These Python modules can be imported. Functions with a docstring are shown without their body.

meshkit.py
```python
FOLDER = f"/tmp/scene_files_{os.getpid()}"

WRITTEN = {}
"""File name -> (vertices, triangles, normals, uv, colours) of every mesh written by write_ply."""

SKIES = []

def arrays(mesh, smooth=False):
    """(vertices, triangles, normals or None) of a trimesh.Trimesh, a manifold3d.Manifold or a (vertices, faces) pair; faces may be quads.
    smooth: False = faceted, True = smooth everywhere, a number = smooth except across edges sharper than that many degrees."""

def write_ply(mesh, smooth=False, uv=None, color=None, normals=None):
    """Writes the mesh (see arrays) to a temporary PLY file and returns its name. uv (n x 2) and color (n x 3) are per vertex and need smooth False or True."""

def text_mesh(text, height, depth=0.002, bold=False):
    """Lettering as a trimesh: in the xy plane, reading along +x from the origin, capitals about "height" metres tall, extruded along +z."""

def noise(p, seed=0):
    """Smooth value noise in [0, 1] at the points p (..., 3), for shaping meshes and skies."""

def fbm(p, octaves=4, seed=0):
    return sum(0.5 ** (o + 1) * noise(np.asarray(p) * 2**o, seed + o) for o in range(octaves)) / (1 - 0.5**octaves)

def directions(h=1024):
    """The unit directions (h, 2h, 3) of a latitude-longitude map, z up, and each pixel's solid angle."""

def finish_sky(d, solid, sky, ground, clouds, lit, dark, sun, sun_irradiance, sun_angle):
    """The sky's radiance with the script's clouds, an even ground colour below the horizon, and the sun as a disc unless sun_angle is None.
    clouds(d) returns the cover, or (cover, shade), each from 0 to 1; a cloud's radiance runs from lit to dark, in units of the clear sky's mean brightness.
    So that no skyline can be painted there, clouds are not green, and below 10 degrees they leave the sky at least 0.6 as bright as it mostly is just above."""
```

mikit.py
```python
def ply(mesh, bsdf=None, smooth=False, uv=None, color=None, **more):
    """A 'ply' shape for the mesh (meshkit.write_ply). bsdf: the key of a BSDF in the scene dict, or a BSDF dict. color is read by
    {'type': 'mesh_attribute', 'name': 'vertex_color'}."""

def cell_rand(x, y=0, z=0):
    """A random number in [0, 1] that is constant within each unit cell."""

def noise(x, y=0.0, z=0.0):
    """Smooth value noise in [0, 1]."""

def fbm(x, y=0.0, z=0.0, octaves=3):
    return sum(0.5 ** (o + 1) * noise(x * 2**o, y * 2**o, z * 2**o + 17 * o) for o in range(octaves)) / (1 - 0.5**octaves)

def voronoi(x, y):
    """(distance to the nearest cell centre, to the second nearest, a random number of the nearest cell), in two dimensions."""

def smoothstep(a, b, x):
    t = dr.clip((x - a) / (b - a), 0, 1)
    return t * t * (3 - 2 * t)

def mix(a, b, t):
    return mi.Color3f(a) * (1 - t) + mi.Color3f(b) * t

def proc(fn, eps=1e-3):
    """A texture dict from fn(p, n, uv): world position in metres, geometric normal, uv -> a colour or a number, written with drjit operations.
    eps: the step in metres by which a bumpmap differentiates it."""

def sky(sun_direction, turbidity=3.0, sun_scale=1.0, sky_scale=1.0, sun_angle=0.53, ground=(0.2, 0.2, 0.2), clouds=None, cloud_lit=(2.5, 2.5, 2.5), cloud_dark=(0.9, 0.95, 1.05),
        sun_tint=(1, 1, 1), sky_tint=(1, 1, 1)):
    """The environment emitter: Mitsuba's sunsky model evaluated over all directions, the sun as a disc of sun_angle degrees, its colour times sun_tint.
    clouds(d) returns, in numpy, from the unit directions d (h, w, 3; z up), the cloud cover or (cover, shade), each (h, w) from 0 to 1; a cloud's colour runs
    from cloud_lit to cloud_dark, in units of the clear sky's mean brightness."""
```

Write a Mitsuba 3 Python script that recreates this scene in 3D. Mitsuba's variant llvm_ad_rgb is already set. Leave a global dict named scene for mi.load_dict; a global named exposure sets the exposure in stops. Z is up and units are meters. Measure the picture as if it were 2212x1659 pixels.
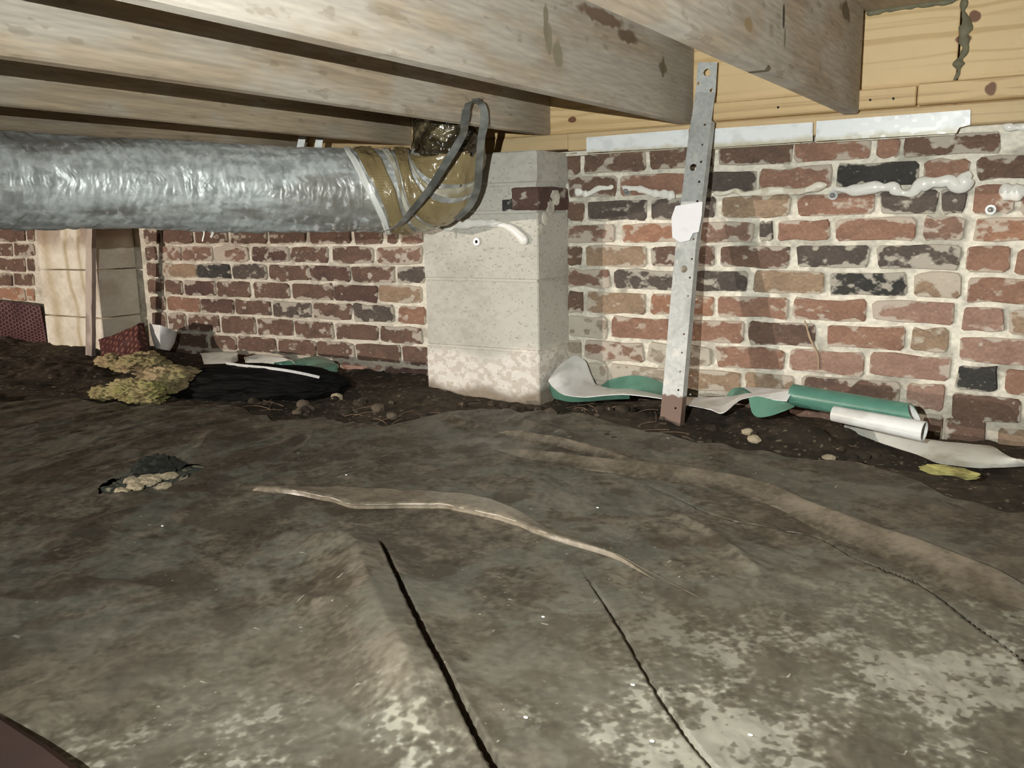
import math, random
import numpy as np
import trimesh
import mitsuba as mi
import drjit as dr
import mikit, meshkit
from mikit import proc, noise, fbm, smoothstep, mix, voronoi
from shapely.geometry import Polygon, Point, box as sbox

T = mi.ScalarTransform4f
scene, labels = {'type': 'scene'}, {}

# ------------------------------------------------------------------ camera, lights, exposure
CF, CU = [-0.5139, 0.8378, -0.1842], [-0.0794, 0.1673, 0.9827]
scene['camera'] = {'type': 'perspective', 'fov': 60.4051, 'fov_axis': 'x', 'near_clip': 0.02, 'far_clip': 50.0,
                   'to_world': T().look_at(origin=[0, 0, 0], target=[-0.51399, 0.8378, -0.18414], up=[-0.07938, 0.16729, 0.98271])}
# the inspector's torch, held just above and to the left of the lens
HEAD = [-0.255, -0.155, 0.115]
scene['headlamp'] = {'type': 'spot', 'to_world': T().look_at(origin=HEAD, target=[-0.92, 2.37, -0.10], up=[0, 0, 1]),
                     'intensity': {'type': 'rgb', 'value': [13.3, 13.8, 13.0]}, 'beam_width': 18.0, 'cutoff_angle': 56.0}
# a second lamp, far behind and to the left, shining along under the added beam
LAMP2 = [-4.15, -2.25, 0.03]
scene['work_lamp'] = {'type': 'spot', 'to_world': T().look_at(origin=LAMP2, target=[-1.9, 2.37, -0.25], up=[0, 0, 1]),
                      'intensity': {'type': 'rgb', 'value': [47.0, 41.5, 36.0]}, 'beam_width': 40.0, 'cutoff_angle': 60.0}
scene['dim'] = {'type': 'constant', 'radiance': {'type': 'rgb', 'value': [0.0015, 0.0015, 0.0014]}}
exposure = 0.0

# ------------------------------------------------------------------ measured positions (metres; z = 0 at the lens)
W = 2.3730
BRICKS = [(-1.2481,-1.2067,0.1265,0.1874,'b'),(-1.1916,-1.0013,0.127,0.186,'b'),(-0.9875,-0.8043,0.1278,0.1838,'b'),(-0.7866,-0.5956,0.1286,0.1815,'b'),(-0.5866,-0.4038,0.1294,0.1794,'r'),(-0.3903,-0.3396,0.1299,0.178,'r'),(-0.3317,-0.1224,0.1304,0.1765,'b'),(-1.2471,-1.0894,0.059,0.1157,'b'),(-1.0763,-0.8695,0.0596,0.1165,'r'),(-0.8591,-0.6856,0.0601,0.1173,'d'),(-0.6773,-0.493,0.0606,0.118,'r'),(-0.4821,-0.2934,0.0612,0.1188,'k'),(-0.2795,-0.1859,0.0616,0.1194,'r'),(-1.2493,-1.1953,-0.0096,0.0479,'b'),(-1.1831,-0.9959,-0.0089,0.0483,'d'),(-0.9833,-0.7947,-0.0078,0.0488,'d'),(-0.7755,-0.5929,-0.0067,0.0494,'t'),(-0.5754,-0.3884,-0.0057,0.0499,'r'),(-0.3747,-0.2478,-0.0047,0.0504,'d'),(-0.2409,-0.1853,-0.0042,0.0506,'d'),(-1.2499,-1.0934,-0.0718,-0.0203,'w'),(-1.0729,-0.8738,-0.0712,-0.0193,'o'),(-0.8618,-0.6902,-0.0707,-0.0182,'w'),(-0.6741,-0.6349,-0.0704,-0.0176,'d'),(-0.6253,-0.4916,-0.0701,-0.0171,'r'),(-0.4781,-0.2918,-0.0696,-0.0161,'r'),(-0.2764,-0.1858,-0.0692,-0.0153,'w'),(-1.2536,-1.2006,-0.1405,-0.0829,'b'),(-1.1867,-0.9947,-0.1401,-0.0825,'t'),(-0.9805,-0.7956,-0.1395,-0.082,'b'),(-0.7786,-0.5916,-0.1389,-0.0814,'b'),(-0.5748,-0.3925,-0.1383,-0.0809,'d'),(-0.3761,-0.1874,-0.1377,-0.0804,'d'),(-1.251,-1.1095,-0.2064,-0.1513,'w'),(-1.0976,-0.8988,-0.2066,-0.1508,'d'),(-0.8864,-0.7025,-0.2068,-0.1502,'d'),(-0.6872,-0.5006,-0.207,-0.1496,'t'),(-0.4866,-0.3007,-0.2073,-0.149,'k'),(-0.2869,-0.1838,-0.2074,-0.1486,'t'),(-1.2501,-1.1951,-0.2801,-0.2174,'b'),(-1.1842,-0.9977,-0.279,-0.2175,'t'),(-0.9819,-0.7924,-0.2774,-0.2177,'o'),(-0.7817,-0.5913,-0.2757,-0.2179,'r'),(-0.5778,-0.3932,-0.2741,-0.2182,'r'),(-0.3786,-0.1935,-0.2724,-0.2184,'p'),(-1.2491,-1.1184,-0.3543,-0.2908,'g'),(-1.1033,-0.9105,-0.3517,-0.2894,'r'),(-0.8978,-0.7086,-0.3487,-0.2877,'r'),(-0.6943,-0.5157,-0.3458,-0.2861,'b'),(-0.4896,-0.3015,-0.3427,-0.2843,'r'),(-0.2873,-0.2013,-0.3405,-0.2831,'t'),(-1.2497,-1.2036,-0.4225,-0.3659,'g'),(-1.1927,-1.0008,-0.4211,-0.364,'w'),(-0.9876,-0.7985,-0.4188,-0.361,'g'),(-0.7836,-0.5947,-0.4165,-0.358,'r'),(-0.5784,-0.3918,-0.4143,-0.355,'p'),(-0.379,-0.1939,-0.4121,-0.3521,'p'),(-1.2503,-1.2024,-0.487,-0.4335,'g'),(-1.1898,-1.1168,-0.4872,-0.4327,'g'),(-1.1046,-0.9014,-0.4876,-0.431,'g'),(-0.8858,-0.7123,-0.4882,-0.4288,'t'),(-0.6977,-0.5638,-0.4886,-0.4269,'t'),(-0.5462,-0.3032,-0.4892,-0.4246,'b'),(-0.2884,-0.2023,-0.4897,-0.4226,'p'),(-1.2477,-1.0908,-0.5609,-0.4981,'b'),(-1.0756,-0.8722,-0.5658,-0.4987,'b'),(-0.8579,-0.6585,-0.5711,-0.4993,'b'),(-0.6451,-0.4625,-0.5763,-0.4998,'b'),(-0.4498,-0.2606,-0.5812,-0.5004,'b'),(-0.249,-0.1988,-0.5845,-0.5008,'b'),(-0.193,-0.1031,-0.5864,-0.501,'b'),(-3.2299,-3.1063,-0.0005,0.0592,'b'),(-3.0831,-2.8877,-0.0018,0.0569,'b'),(-2.8659,-2.6519,-0.0034,0.0541,'b'),(-2.6315,-2.4319,-0.005,0.0512,'b'),(-2.4129,-2.2262,-0.0065,0.0486,'b'),(-2.2085,-2.0129,-0.008,0.046,'b'),(-1.9923,-1.791,-0.0096,0.0432,'b'),(-3.2345,-3.1366,-0.0693,-0.0114,'b'),(-3.1161,-2.9375,-0.0699,-0.0125,'b'),(-2.9182,-2.7312,-0.0706,-0.0139,'b'),(-2.713,-2.5198,-0.0714,-0.0154,'b'),(-2.5052,-2.3215,-0.0721,-0.0169,'b'),(-2.2964,-2.1051,-0.0729,-0.0184,'b'),(-2.086,-1.9636,-0.0735,-0.0196,'b'),(-1.9414,-1.8993,-0.0739,-0.0204,'b'),(-1.8835,-1.7901,-0.0742,-0.021,'w'),(-3.2329,-3.1671,-0.1388,-0.0803,'b'),(-3.1436,-3.0108,-0.1389,-0.0807,'w'),(-3.0053,-2.8235,-0.1391,-0.0813,'w'),(-2.8076,-2.6234,-0.1393,-0.082,'w'),(-2.6034,-2.411,-0.1394,-0.0828,'m'),(-2.4017,-2.2165,-0.1396,-0.0835,'b'),(-2.1967,-2.0066,-0.1398,-0.0842,'b'),(-1.9901,-1.797,-0.14,-0.085,'w'),(-3.2372,-3.1563,-0.2061,-0.1498,'b'),(-3.1359,-2.9272,-0.2062,-0.15,'t'),(-2.9248,-2.7308,-0.2063,-0.1502,'k'),(-2.7181,-2.5331,-0.2064,-0.1503,'d'),(-2.5162,-2.3167,-0.2066,-0.1505,'b'),(-2.3123,-2.1186,-0.2067,-0.1507,'m'),(-2.1081,-1.9166,-0.2068,-0.1509,'b'),(-1.9047,-1.7886,-0.2069,-0.151,'d'),(-3.2354,-3.1454,-0.2769,-0.2171,'b'),(-3.128,-3.0262,-0.2767,-0.2172,'b'),(-3.0096,-2.8263,-0.2763,-0.2172,'m'),(-2.8134,-2.63,-0.2759,-0.2174,'b'),(-2.6077,-2.4232,-0.2755,-0.2175,'b'),(-2.4023,-2.2023,-0.275,-0.2176,'b'),(-2.1982,-1.9982,-0.2746,-0.2177,'m'),(-1.9902,-1.8014,-0.2742,-0.2179,'t'),(-3.2336,-3.1433,-0.3446,-0.2879,'b'),(-3.1233,-2.9278,-0.3447,-0.2876,'r'),(-2.9147,-2.7279,-0.3448,-0.2871,'m'),(-2.7155,-2.5243,-0.3449,-0.2867,'b'),(-2.5126,-2.3165,-0.3449,-0.2863,'d'),(-2.3032,-2.1194,-0.345,-0.2858,'b'),(-2.109,-1.9282,-0.3451,-0.2854,'d'),(-1.9042,-1.793,-0.3452,-0.2851,'r'),(-3.2326,-3.142,-0.427,-0.3556,'b'),(-3.1247,-3.0195,-0.4257,-0.3557,'b'),(-3.003,-2.8188,-0.4237,-0.3557,'b'),(-2.8035,-2.6142,-0.4214,-0.3558,'b'),(-2.6023,-2.4144,-0.419,-0.3559,'b'),(-2.4007,-2.2127,-0.4166,-0.356,'b'),(-2.1999,-2.0045,-0.4142,-0.3561,'b'),(-1.9924,-1.8098,-0.4118,-0.3561,'b'),(-3.213,-3.1077,-0.4904,-0.4377,'b'),(-3.088,-2.8987,-0.4897,-0.4357,'b'),(-2.8775,-2.7309,-0.4889,-0.4335,'b'),(-2.716,-2.5109,-0.4881,-0.4312,'b'),(-2.497,-2.305,-0.4872,-0.4287,'b'),(-2.2965,-2.1204,-0.4864,-0.4265,'b'),(-2.1058,-1.9093,-0.4855,-0.4241,'b'),(-1.8975,-1.7877,-0.4848,-0.4221,'b'),(-3.1624,-2.9857,-0.557,-0.501,'b'),(-2.9644,-2.7648,-0.5572,-0.5001,'b'),(-2.7448,-2.5574,-0.5573,-0.4992,'b'),(-2.5385,-2.3623,-0.5575,-0.4984,'b'),(-2.3443,-2.1963,-0.5576,-0.4976,'b'),(-2.1838,-1.992,-0.5577,-0.4969,'p'),(-1.9802,-1.7889,-0.5579,-0.496,'m'),(-0.1692,-0.0339,0.069,0.1203,'b'),(-0.0254,0.0407,0.0708,0.1209,'b'),(-0.1729,-0.0872,-0.0072,0.0575,'r'),(-0.0734,0.0381,-0.0115,0.0594,'r'),(-0.165,-0.0184,-0.0747,-0.0196,'o'),(-0.0091,0.0531,-0.0793,-0.0241,'r'),(-0.1761,-0.0864,-0.1434,-0.0841,'r'),(-0.0745,0.0501,-0.1538,-0.0889,'r'),(-0.1709,-0.012,-0.2193,-0.1579,'r'),(-0.0019,0.0652,-0.2251,-0.1687,'r'),(-0.1763,-0.0854,-0.287,-0.2285,'p'),(-0.0741,0.0618,-0.2924,-0.2343,'t'),(-0.1762,-0.0011,-0.3602,-0.2998,'p'),(0.009,0.0766,-0.3621,-0.3056,'r'),(-0.1767,-0.0896,-0.4319,-0.3705,'k'),(-0.0733,0.0731,-0.4318,-0.3725,'r'),(-0.1839,-0.0371,-0.5057,-0.4429,'b'),(-0.0264,0.0884,-0.5112,-0.4428,'t'),(-0.0805,0.0493,-0.5932,-0.5204,'t'),(0.0599,0.0961,-0.6044,-0.5241,'b'),(-4.5604,-4.334,-0.0567,0.0033,'b'),(-4.314,-4.1005,-0.0574,0.0005,'b'),(-4.0816,-4.0293,-0.0579,-0.0013,'b'),(-4.444,-4.223,-0.1273,-0.068,'b'),(-4.2035,-4.0433,-0.1262,-0.0687,'b'),(-4.5961,-4.3665,-0.2006,-0.1391,'b'),(-4.3462,-4.1297,-0.1972,-0.1378,'b'),(-4.1106,-4.0575,-0.1951,-0.1369,'b'),(-4.4781,-4.2541,-0.2704,-0.21,'b'),(-4.2343,-4.0719,-0.2656,-0.207,'b'),(-4.6326,-4.3996,-0.3476,-0.2848,'o'),(-4.3791,-4.1595,-0.3399,-0.2792,'o'),(-4.1402,-4.0864,-0.335,-0.2757,'o'),(-4.513,-4.2858,-0.4169,-0.3549,'o'),(-4.2657,-4.1011,-0.4082,-0.3482,'o'),(-4.6699,-4.4335,-0.4975,-0.434,'o'),(-4.4126,-4.19,-0.4853,-0.4239,'o'),(-4.1704,-4.1158,-0.4775,-0.4176,'o'),(-4.5491,-4.3185,-0.5702,-0.5028,'o'),(-4.2982,-4.1312,-0.5574,-0.492,'o')]
EDGE = [(-2.7977,1.3924),(-2.6717,1.4076),(-2.5828,1.528),(-2.4343,1.5383),(-2.2304,1.5643),(-2.1021,1.6559),(-1.9359,1.6806),(-1.7385,1.615),(-1.6594,1.6544),(-1.6342,1.6978),(-1.5325,1.6579),(-1.4247,1.6945),(-1.3988,1.7962),(-1.3826,1.8989),(-1.3062,1.9896),(-1.1507,2.0263),(-0.9807,1.9921),(-0.7963,1.9177),(-0.6568,1.9131),(-0.5667,1.9021),(-0.456,1.8703),(-0.3141,1.8696),(-0.1828,1.7979),(-0.1183,1.7032),(-0.0581,1.677),(-0.008,1.6842),(0.0514,1.6968)]
FOLDS = {'f1':[(-1.3288,1.1379),(-1.2911,1.1749),(-1.2064,1.216),(-1.1023,1.2605),(-0.9868,1.3012),(-0.884,1.323),(-0.7809,1.2866),(-0.6662,1.2141),(-0.5569,1.1819),(-0.4784,1.1427),(-0.3989,1.0981),(-0.3354,1.0644)],'f1b':[(-1.3112,1.1303),(-1.2021,1.1614),(-1.1303,1.1611),(-1.0565,1.1487),(-0.9794,1.1927),(-0.8927,1.23),(-0.802,1.2274),(-0.7479,1.2161),(-0.6595,1.1861),(-0.5507,1.1655),(-0.4741,1.1293),(-0.3941,1.0851),(-0.3327,1.0563)],'f2':[(-1.1707,1.6033),(-0.9785,1.6368),(-0.8264,1.6332),(-0.6039,1.6499),(-0.467,1.6352),(-0.3051,1.5258),(-0.1394,1.4325),(0.0015,1.3411),(0.0647,1.311)],'f3':[(-1.1951,1.7759),(-0.99,1.7637),(-0.8352,1.7193),(-0.6941,1.673),(-0.5897,1.6648)],'f2b':[(-1.1558,1.5826),(-0.947,1.5835),(-0.7959,1.5728),(-0.5748,1.5718),(-0.4388,1.5396),(-0.2825,1.4207),(-0.1251,1.3123),(0.0054,1.2012),(0.0623,1.164)],'f3b':[(-1.1788,1.7513),(-0.9645,1.718),(-0.8114,1.6703),(-0.6779,1.6342),(-0.5784,1.6335)],'f4':[(-0.6636,1.5531),(-0.5729,1.4937),(-0.4148,1.4051),(-0.3075,1.4023),(-0.2155,1.3265),(-0.1194,1.2641),(-0.0502,1.1733),(0.0082,1.0984),(0.0599,1.0238)],'f5':[(-0.9009,1.0439),(-0.8301,0.9775),(-0.787,0.9407),(-0.6786,0.8446),(-0.5752,0.7544),(-0.4903,0.6877),(-0.4094,0.6276),(-0.3269,0.5737)],'f5r':[(-1.0482,0.9549),(-0.9936,0.9938),(-0.9191,0.9832),(-0.7956,0.8892),(-0.6811,0.7909),(-0.5853,0.7153),(-0.5072,0.6536),(-0.4307,0.6009)],'f6':[(-0.5713,1.1122),(-0.4731,1.0012),(-0.4176,0.9375),(-0.3652,0.8721),(-0.3029,0.7987),(-0.2552,0.7491),(-0.1999,0.7021)],'f7':[(-1.3694,0.6083),(-1.2878,0.6453),(-1.1256,0.7228),(-1.0217,0.7613)],'f9':[(-1.3216,1.1315),(-1.358,1.0725),(-1.3927,0.9849),(-1.3962,0.9015),(-1.3951,0.8219)],'g1':[(-1.6344,1.1656),(-1.6252,1.2555),(-1.71,1.378),(-1.7771,1.4779)],'g2':[(-1.497,1.3216),(-1.485,1.3725),(-1.5856,1.5465)],'g3':[(-1.4677,1.3149),(-1.4169,1.3628),(-1.4557,1.4579),(-1.5719,1.5811)],'g4':[(-1.3813,1.8546),(-1.2612,1.811),(-1.1481,1.7668)],'g5':[(-1.1738,1.896),(-1.0378,1.8495),(-0.9041,1.7874)],'g6':[(-2.2847,1.1944),(-2.2447,1.3199),(-2.2527,1.4903)],'g7':[(-1.3505,0.6941),(-1.3598,0.7674),(-1.3885,0.8781),(-1.3587,0.9498)],'g8':[(-0.9834,0.4571),(-0.8953,0.4436),(-0.8361,0.4481)],'g9':[(-0.8716,0.8118),(-0.8051,0.8146),(-0.7474,0.8143)],'g10':[(-0.598,1.4431),(-0.4814,1.3642),(-0.3702,1.2592),(-0.3259,1.2026),(-0.3076,1.1057)]}
HOLE = (-1.528,1.086)
DUCT = [(-2.2247,0.7627,0.1217),(-2.1704,0.9623,0.1182),(-2.1002,1.1709,0.1112),(-2.0196,1.3505,0.1061),(-1.9191,1.5419,0.0987),(-1.7989,1.7453,0.0913),(-1.6456,1.9453,0.0846)]
ELB = [(-1.6456,1.9453,0.0846),(-1.5952,2.0056,0.0827),(-1.5375,2.0484,0.0892),(-1.493,2.0714,0.1238),(-1.473,2.0781,0.18),(-1.4654,2.0772,0.2359),(-1.4623,2.0747,0.2703),(-1.4626,2.0837,0.4207)]
STRAP_L = [(-1.291,1.912,0.272),(-1.291,1.9023,0.2443),(-1.3261,1.9438,0.2178),(-1.3655,1.9298,0.1554),(-1.4217,1.9141,0.078),(-1.4728,1.9075,0.0276),(-1.5127,1.9123,-0.0022),(-1.5606,1.9268,-0.0193),(-1.6332,1.9523,-0.0266)]
STRAP_T = [(-1.291,1.912,0.272),(-1.289,1.9182,0.2881),(-1.287,1.9492,0.2954),(-1.289,1.9821,0.2896),(-1.291,1.9933,0.277)]
STRAP_R = [(-1.291,1.9933,0.277),(-1.291,1.9946,0.2563),(-1.2837,1.9709,0.2227),(-1.3185,2.0106,0.1745),(-1.346,2.0434,0.1291),(-1.3746,2.0751,0.0816),(-1.4076,2.0804,0.0348),(-1.4464,2.0733,0.0024)]
POST = [(-0.8385,2.335,0.3956,-0.7859,2.335,0.3901),(-0.8416,2.33,0.3195,-0.7874,2.33,0.3147),(-0.8456,2.31,0.245,-0.7901,2.31,0.2411),(-0.8462,2.29,0.187,-0.7894,2.29,0.1837),(-0.8467,2.262,0.0792,-0.7899,2.262,0.0771),(-0.8487,2.22,-0.0759,-0.7931,2.22,-0.076),(-0.8446,2.17,-0.2536,-0.7878,2.17,-0.2514),(-0.8414,2.14,-0.3715,-0.7859,2.14,-0.3678),(-0.8378,2.1,-0.5053,-0.7812,2.1,-0.4996),(-0.8372,2.09,-0.5401,-0.7806,2.09,-0.5339)]
BEAD1 = [(-1.2205,2.369,0.0709),(-1.2067,2.369,0.0745),(-1.1824,2.369,0.0684),(-1.1568,2.369,0.0768),(-1.1345,2.369,0.084),(-1.1109,2.369,0.0832),(-1.0948,2.369,0.0878)]
BEAD1B = [(-1.1021,2.369,0.0933),(-1.0948,2.369,0.0852)]
BEAD2 = [(-1.0701,2.369,0.0869),(-1.0586,2.369,0.0814),(-1.03,2.369,0.0791),(-0.9975,2.369,0.0716),(-0.9626,2.369,0.0616),(-0.9323,2.369,0.0594),(-0.9077,2.369,0.0511)]
BEAD3 = [(-0.7982,2.369,0.0602),(-0.7827,2.369,0.0572),(-0.7598,2.369,0.0589),(-0.7384,2.369,0.0631),(-0.7219,2.369,0.0553),(-0.6983,2.369,0.0546),(-0.6519,2.369,0.0579),(-0.6159,2.369,0.0591),(-0.5898,2.369,0.0559),(-0.5572,2.369,0.0583),(-0.5287,2.369,0.0655),(-0.5027,2.369,0.0703)]
BEAD4 = [(-0.4887,2.369,0.0595),(-0.464,2.369,0.0564),(-0.433,2.369,0.0542),(-0.4006,2.369,0.0587),(-0.3792,2.369,0.0602),(-0.3663,2.369,0.0587),(-0.3505,2.369,0.0592),(-0.3384,2.369,0.05),(-0.3255,2.369,0.044),(-0.2998,2.369,0.0465),(-0.2903,2.369,0.0593),(-0.2753,2.369,0.0642),(-0.2552,2.369,0.0667),(-0.2353,2.369,0.0681),(-0.2235,2.369,0.0698),(-0.2129,2.369,0.0587),(-0.2,2.369,0.0561),(-0.1901,2.369,0.0685),(-0.185,2.369,0.0789),(-0.1795,2.369,0.0703)]
BLOB = [(-0.119,2.369,0.0375),(-0.1097,2.369,0.0393),(-0.0984,2.369,0.0379),(-0.0844,2.369,0.0375),(-0.0726,2.369,0.0402),(-0.0525,2.369,0.0406)]
BEADP = [(-1.5657,2.182,-0.0282),(-1.523,2.182,-0.0164),(-1.4895,2.182,-0.0115),(-1.4323,2.182,-0.0096),(-1.3844,2.182,-0.0116),(-1.3406,2.182,-0.0214),(-1.3146,2.182,-0.0347),(-1.292,2.182,-0.0544),(-1.277,2.182,-0.0687)]
BEADT = [(-0.1231,2.363,0.1885),(-0.1043,2.363,0.1831),(-0.0796,2.363,0.1824),(-0.0454,2.363,0.1821)]
ROOT = [(-0.5459,2.369,-0.2744),(-0.5381,2.369,-0.2924),(-0.5326,2.369,-0.3105),(-0.5272,2.369,-0.325),(-0.5144,2.369,-0.3488),(-0.5065,2.369,-0.368),(-0.5041,2.369,-0.395),(-0.5048,2.369,-0.4074)]
FL1 = [(-1.1704,2.343,0.1836),(-0.863,2.343,0.1815),(-0.8638,2.343,0.2286),(-1.1703,2.343,0.2261)]
FLIP = [(-1.2382,2.343,0.1781),(-1.1705,2.343,0.1797)]
FL2 = [(-0.7998,2.343,0.1767),(-0.5378,2.343,0.1775),(-0.5398,2.343,0.2236),(-0.7984,2.343,0.2254)]
FL3 = [(-0.5311,2.343,0.1771),(-0.2145,2.343,0.1757),(-0.2095,2.343,0.1878),(-0.1869,2.343,0.1924),(-0.1882,2.343,0.2263),(-0.5309,2.343,0.2252)]
FL0 = [(-1.979,2.343,0.2123),(-1.7897,2.343,0.1938),(-1.7866,2.343,0.2169),(-1.8089,2.343,0.2239),(-1.8856,2.343,0.2222)]
BOLTS = [(-0.488,2.369,0.0434),(-0.1333,2.369,-0.0),(-1.0542,2.369,0.0722)]
BOLTP = [(-1.4502,2.182,-0.0629)]
TAG = [(-0.8573,2.212,0.0244),(-0.7874,2.212,0.0332),(-0.7855,2.212,0.0005),(-0.7884,2.212,-0.0404),(-0.8033,2.212,-0.0438),(-0.8105,2.212,-0.0615),(-0.8331,2.212,-0.0661),(-0.8562,2.212,-0.0541),(-0.8604,2.212,-0.0278),(-0.8646,2.212,-0.0039)]
PIERZ = [0.1805,0.0977,0.0216,-0.1749,-0.3801,-0.5522]
LPZ = [-0.1712,-0.3675,-0.4689]
STAKE = [(-3.1901,2.1,-0.0502),(-3.267,2.1,-0.4844)]
MISC = {'hole':(-1.528,1.086,-0.51),'ins1':(-2.3421,1.6136,-0.51),'ins2':(-2.8162,2.0096,-0.51),'bag':(-2.0525,1.7849,-0.51),'bagL':(-2.3535,1.703,-0.51),'bagR':(-1.8329,1.9537,-0.51),'yel':(-0.1474,1.9494,-0.53),'tubeL':(-0.4268,2.219,-0.5),'tubeR':(-0.2208,2.1778,-0.5),'gtL':(-0.547,2.22,-0.4525),'gtR':(-0.2507,2.18,-0.4629),'corner':(-0.7537,0.381,-0.47),'bund':(-3.255,2.2218,-0.51),'corn2':(-0.6878,0.3867,-0.46),'corn3':(-0.8315,0.4002,-0.46)}
HOLES = [(0,0.512,0.338,0.0094),(3,0.395,0.578,0.0094),(5,0.515,0.347,0.0094),(0,0.106,0.708,0.0043),(0,0.786,0.954,0.0043),(1,0.071,0.306,0.0021),(1,0.001,0.806,0.0021),(2,0.706,0.167,0.0032),(3,0.711,0.0,0.0027),(3,0.743,0.444,0.0032),(3,0.76,0.922,0.0032),(4,0.789,0.269,0.003),(4,0.848,0.9,0.003),(5,0.855,0.2,0.0027),(5,0.844,0.467,0.0027),(5,0.833,0.733,0.0027),(6,0.793,0.42,0.0027),(6,0.782,0.82,0.0027),(7,0.774,0.2,0.0027),(7,0.764,0.548,0.0027),(7,0.707,0.887,0.0027)]
SA_W = [[(-1.2084,2.33,-0.407),(-1.1743,2.33,-0.4175),(-1.1523,2.335,-0.4659),(-1.1339,2.335,-0.4926),(-1.086,2.33,-0.4962),(-0.9991,2.3,-0.4878),(-0.8779,2.25,-0.491)],[(-1.227,2.27,-0.4303),(-1.1948,2.25,-0.4457),(-1.1548,2.24,-0.4794),(-1.1204,2.24,-0.4943),(-1.0419,2.22,-0.484),(-0.9638,2.2,-0.4751),(-0.8662,2.22,-0.487)],[(-1.2318,2.21,-0.4654),(-1.2026,2.19,-0.4815),(-1.1529,2.17,-0.494),(-1.0949,2.16,-0.4924),(-1.0208,2.16,-0.4807),(-0.9473,2.15,-0.4711),(-0.8505,2.18,-0.482)]]
SA_G = [[(-1.2331,2.215,-0.4677),(-1.2054,2.195,-0.484),(-1.1556,2.175,-0.4965),(-1.0974,2.165,-0.4949),(-1.0231,2.165,-0.4831),(-0.9517,2.16,-0.4746)],[(-1.2357,2.23,-0.5052),(-1.2133,2.22,-0.5208),(-1.16,2.2,-0.5205),(-1.1043,2.19,-0.5135),(-1.0349,2.19,-0.5019),(-0.9605,2.18,-0.4906)]]
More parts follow.
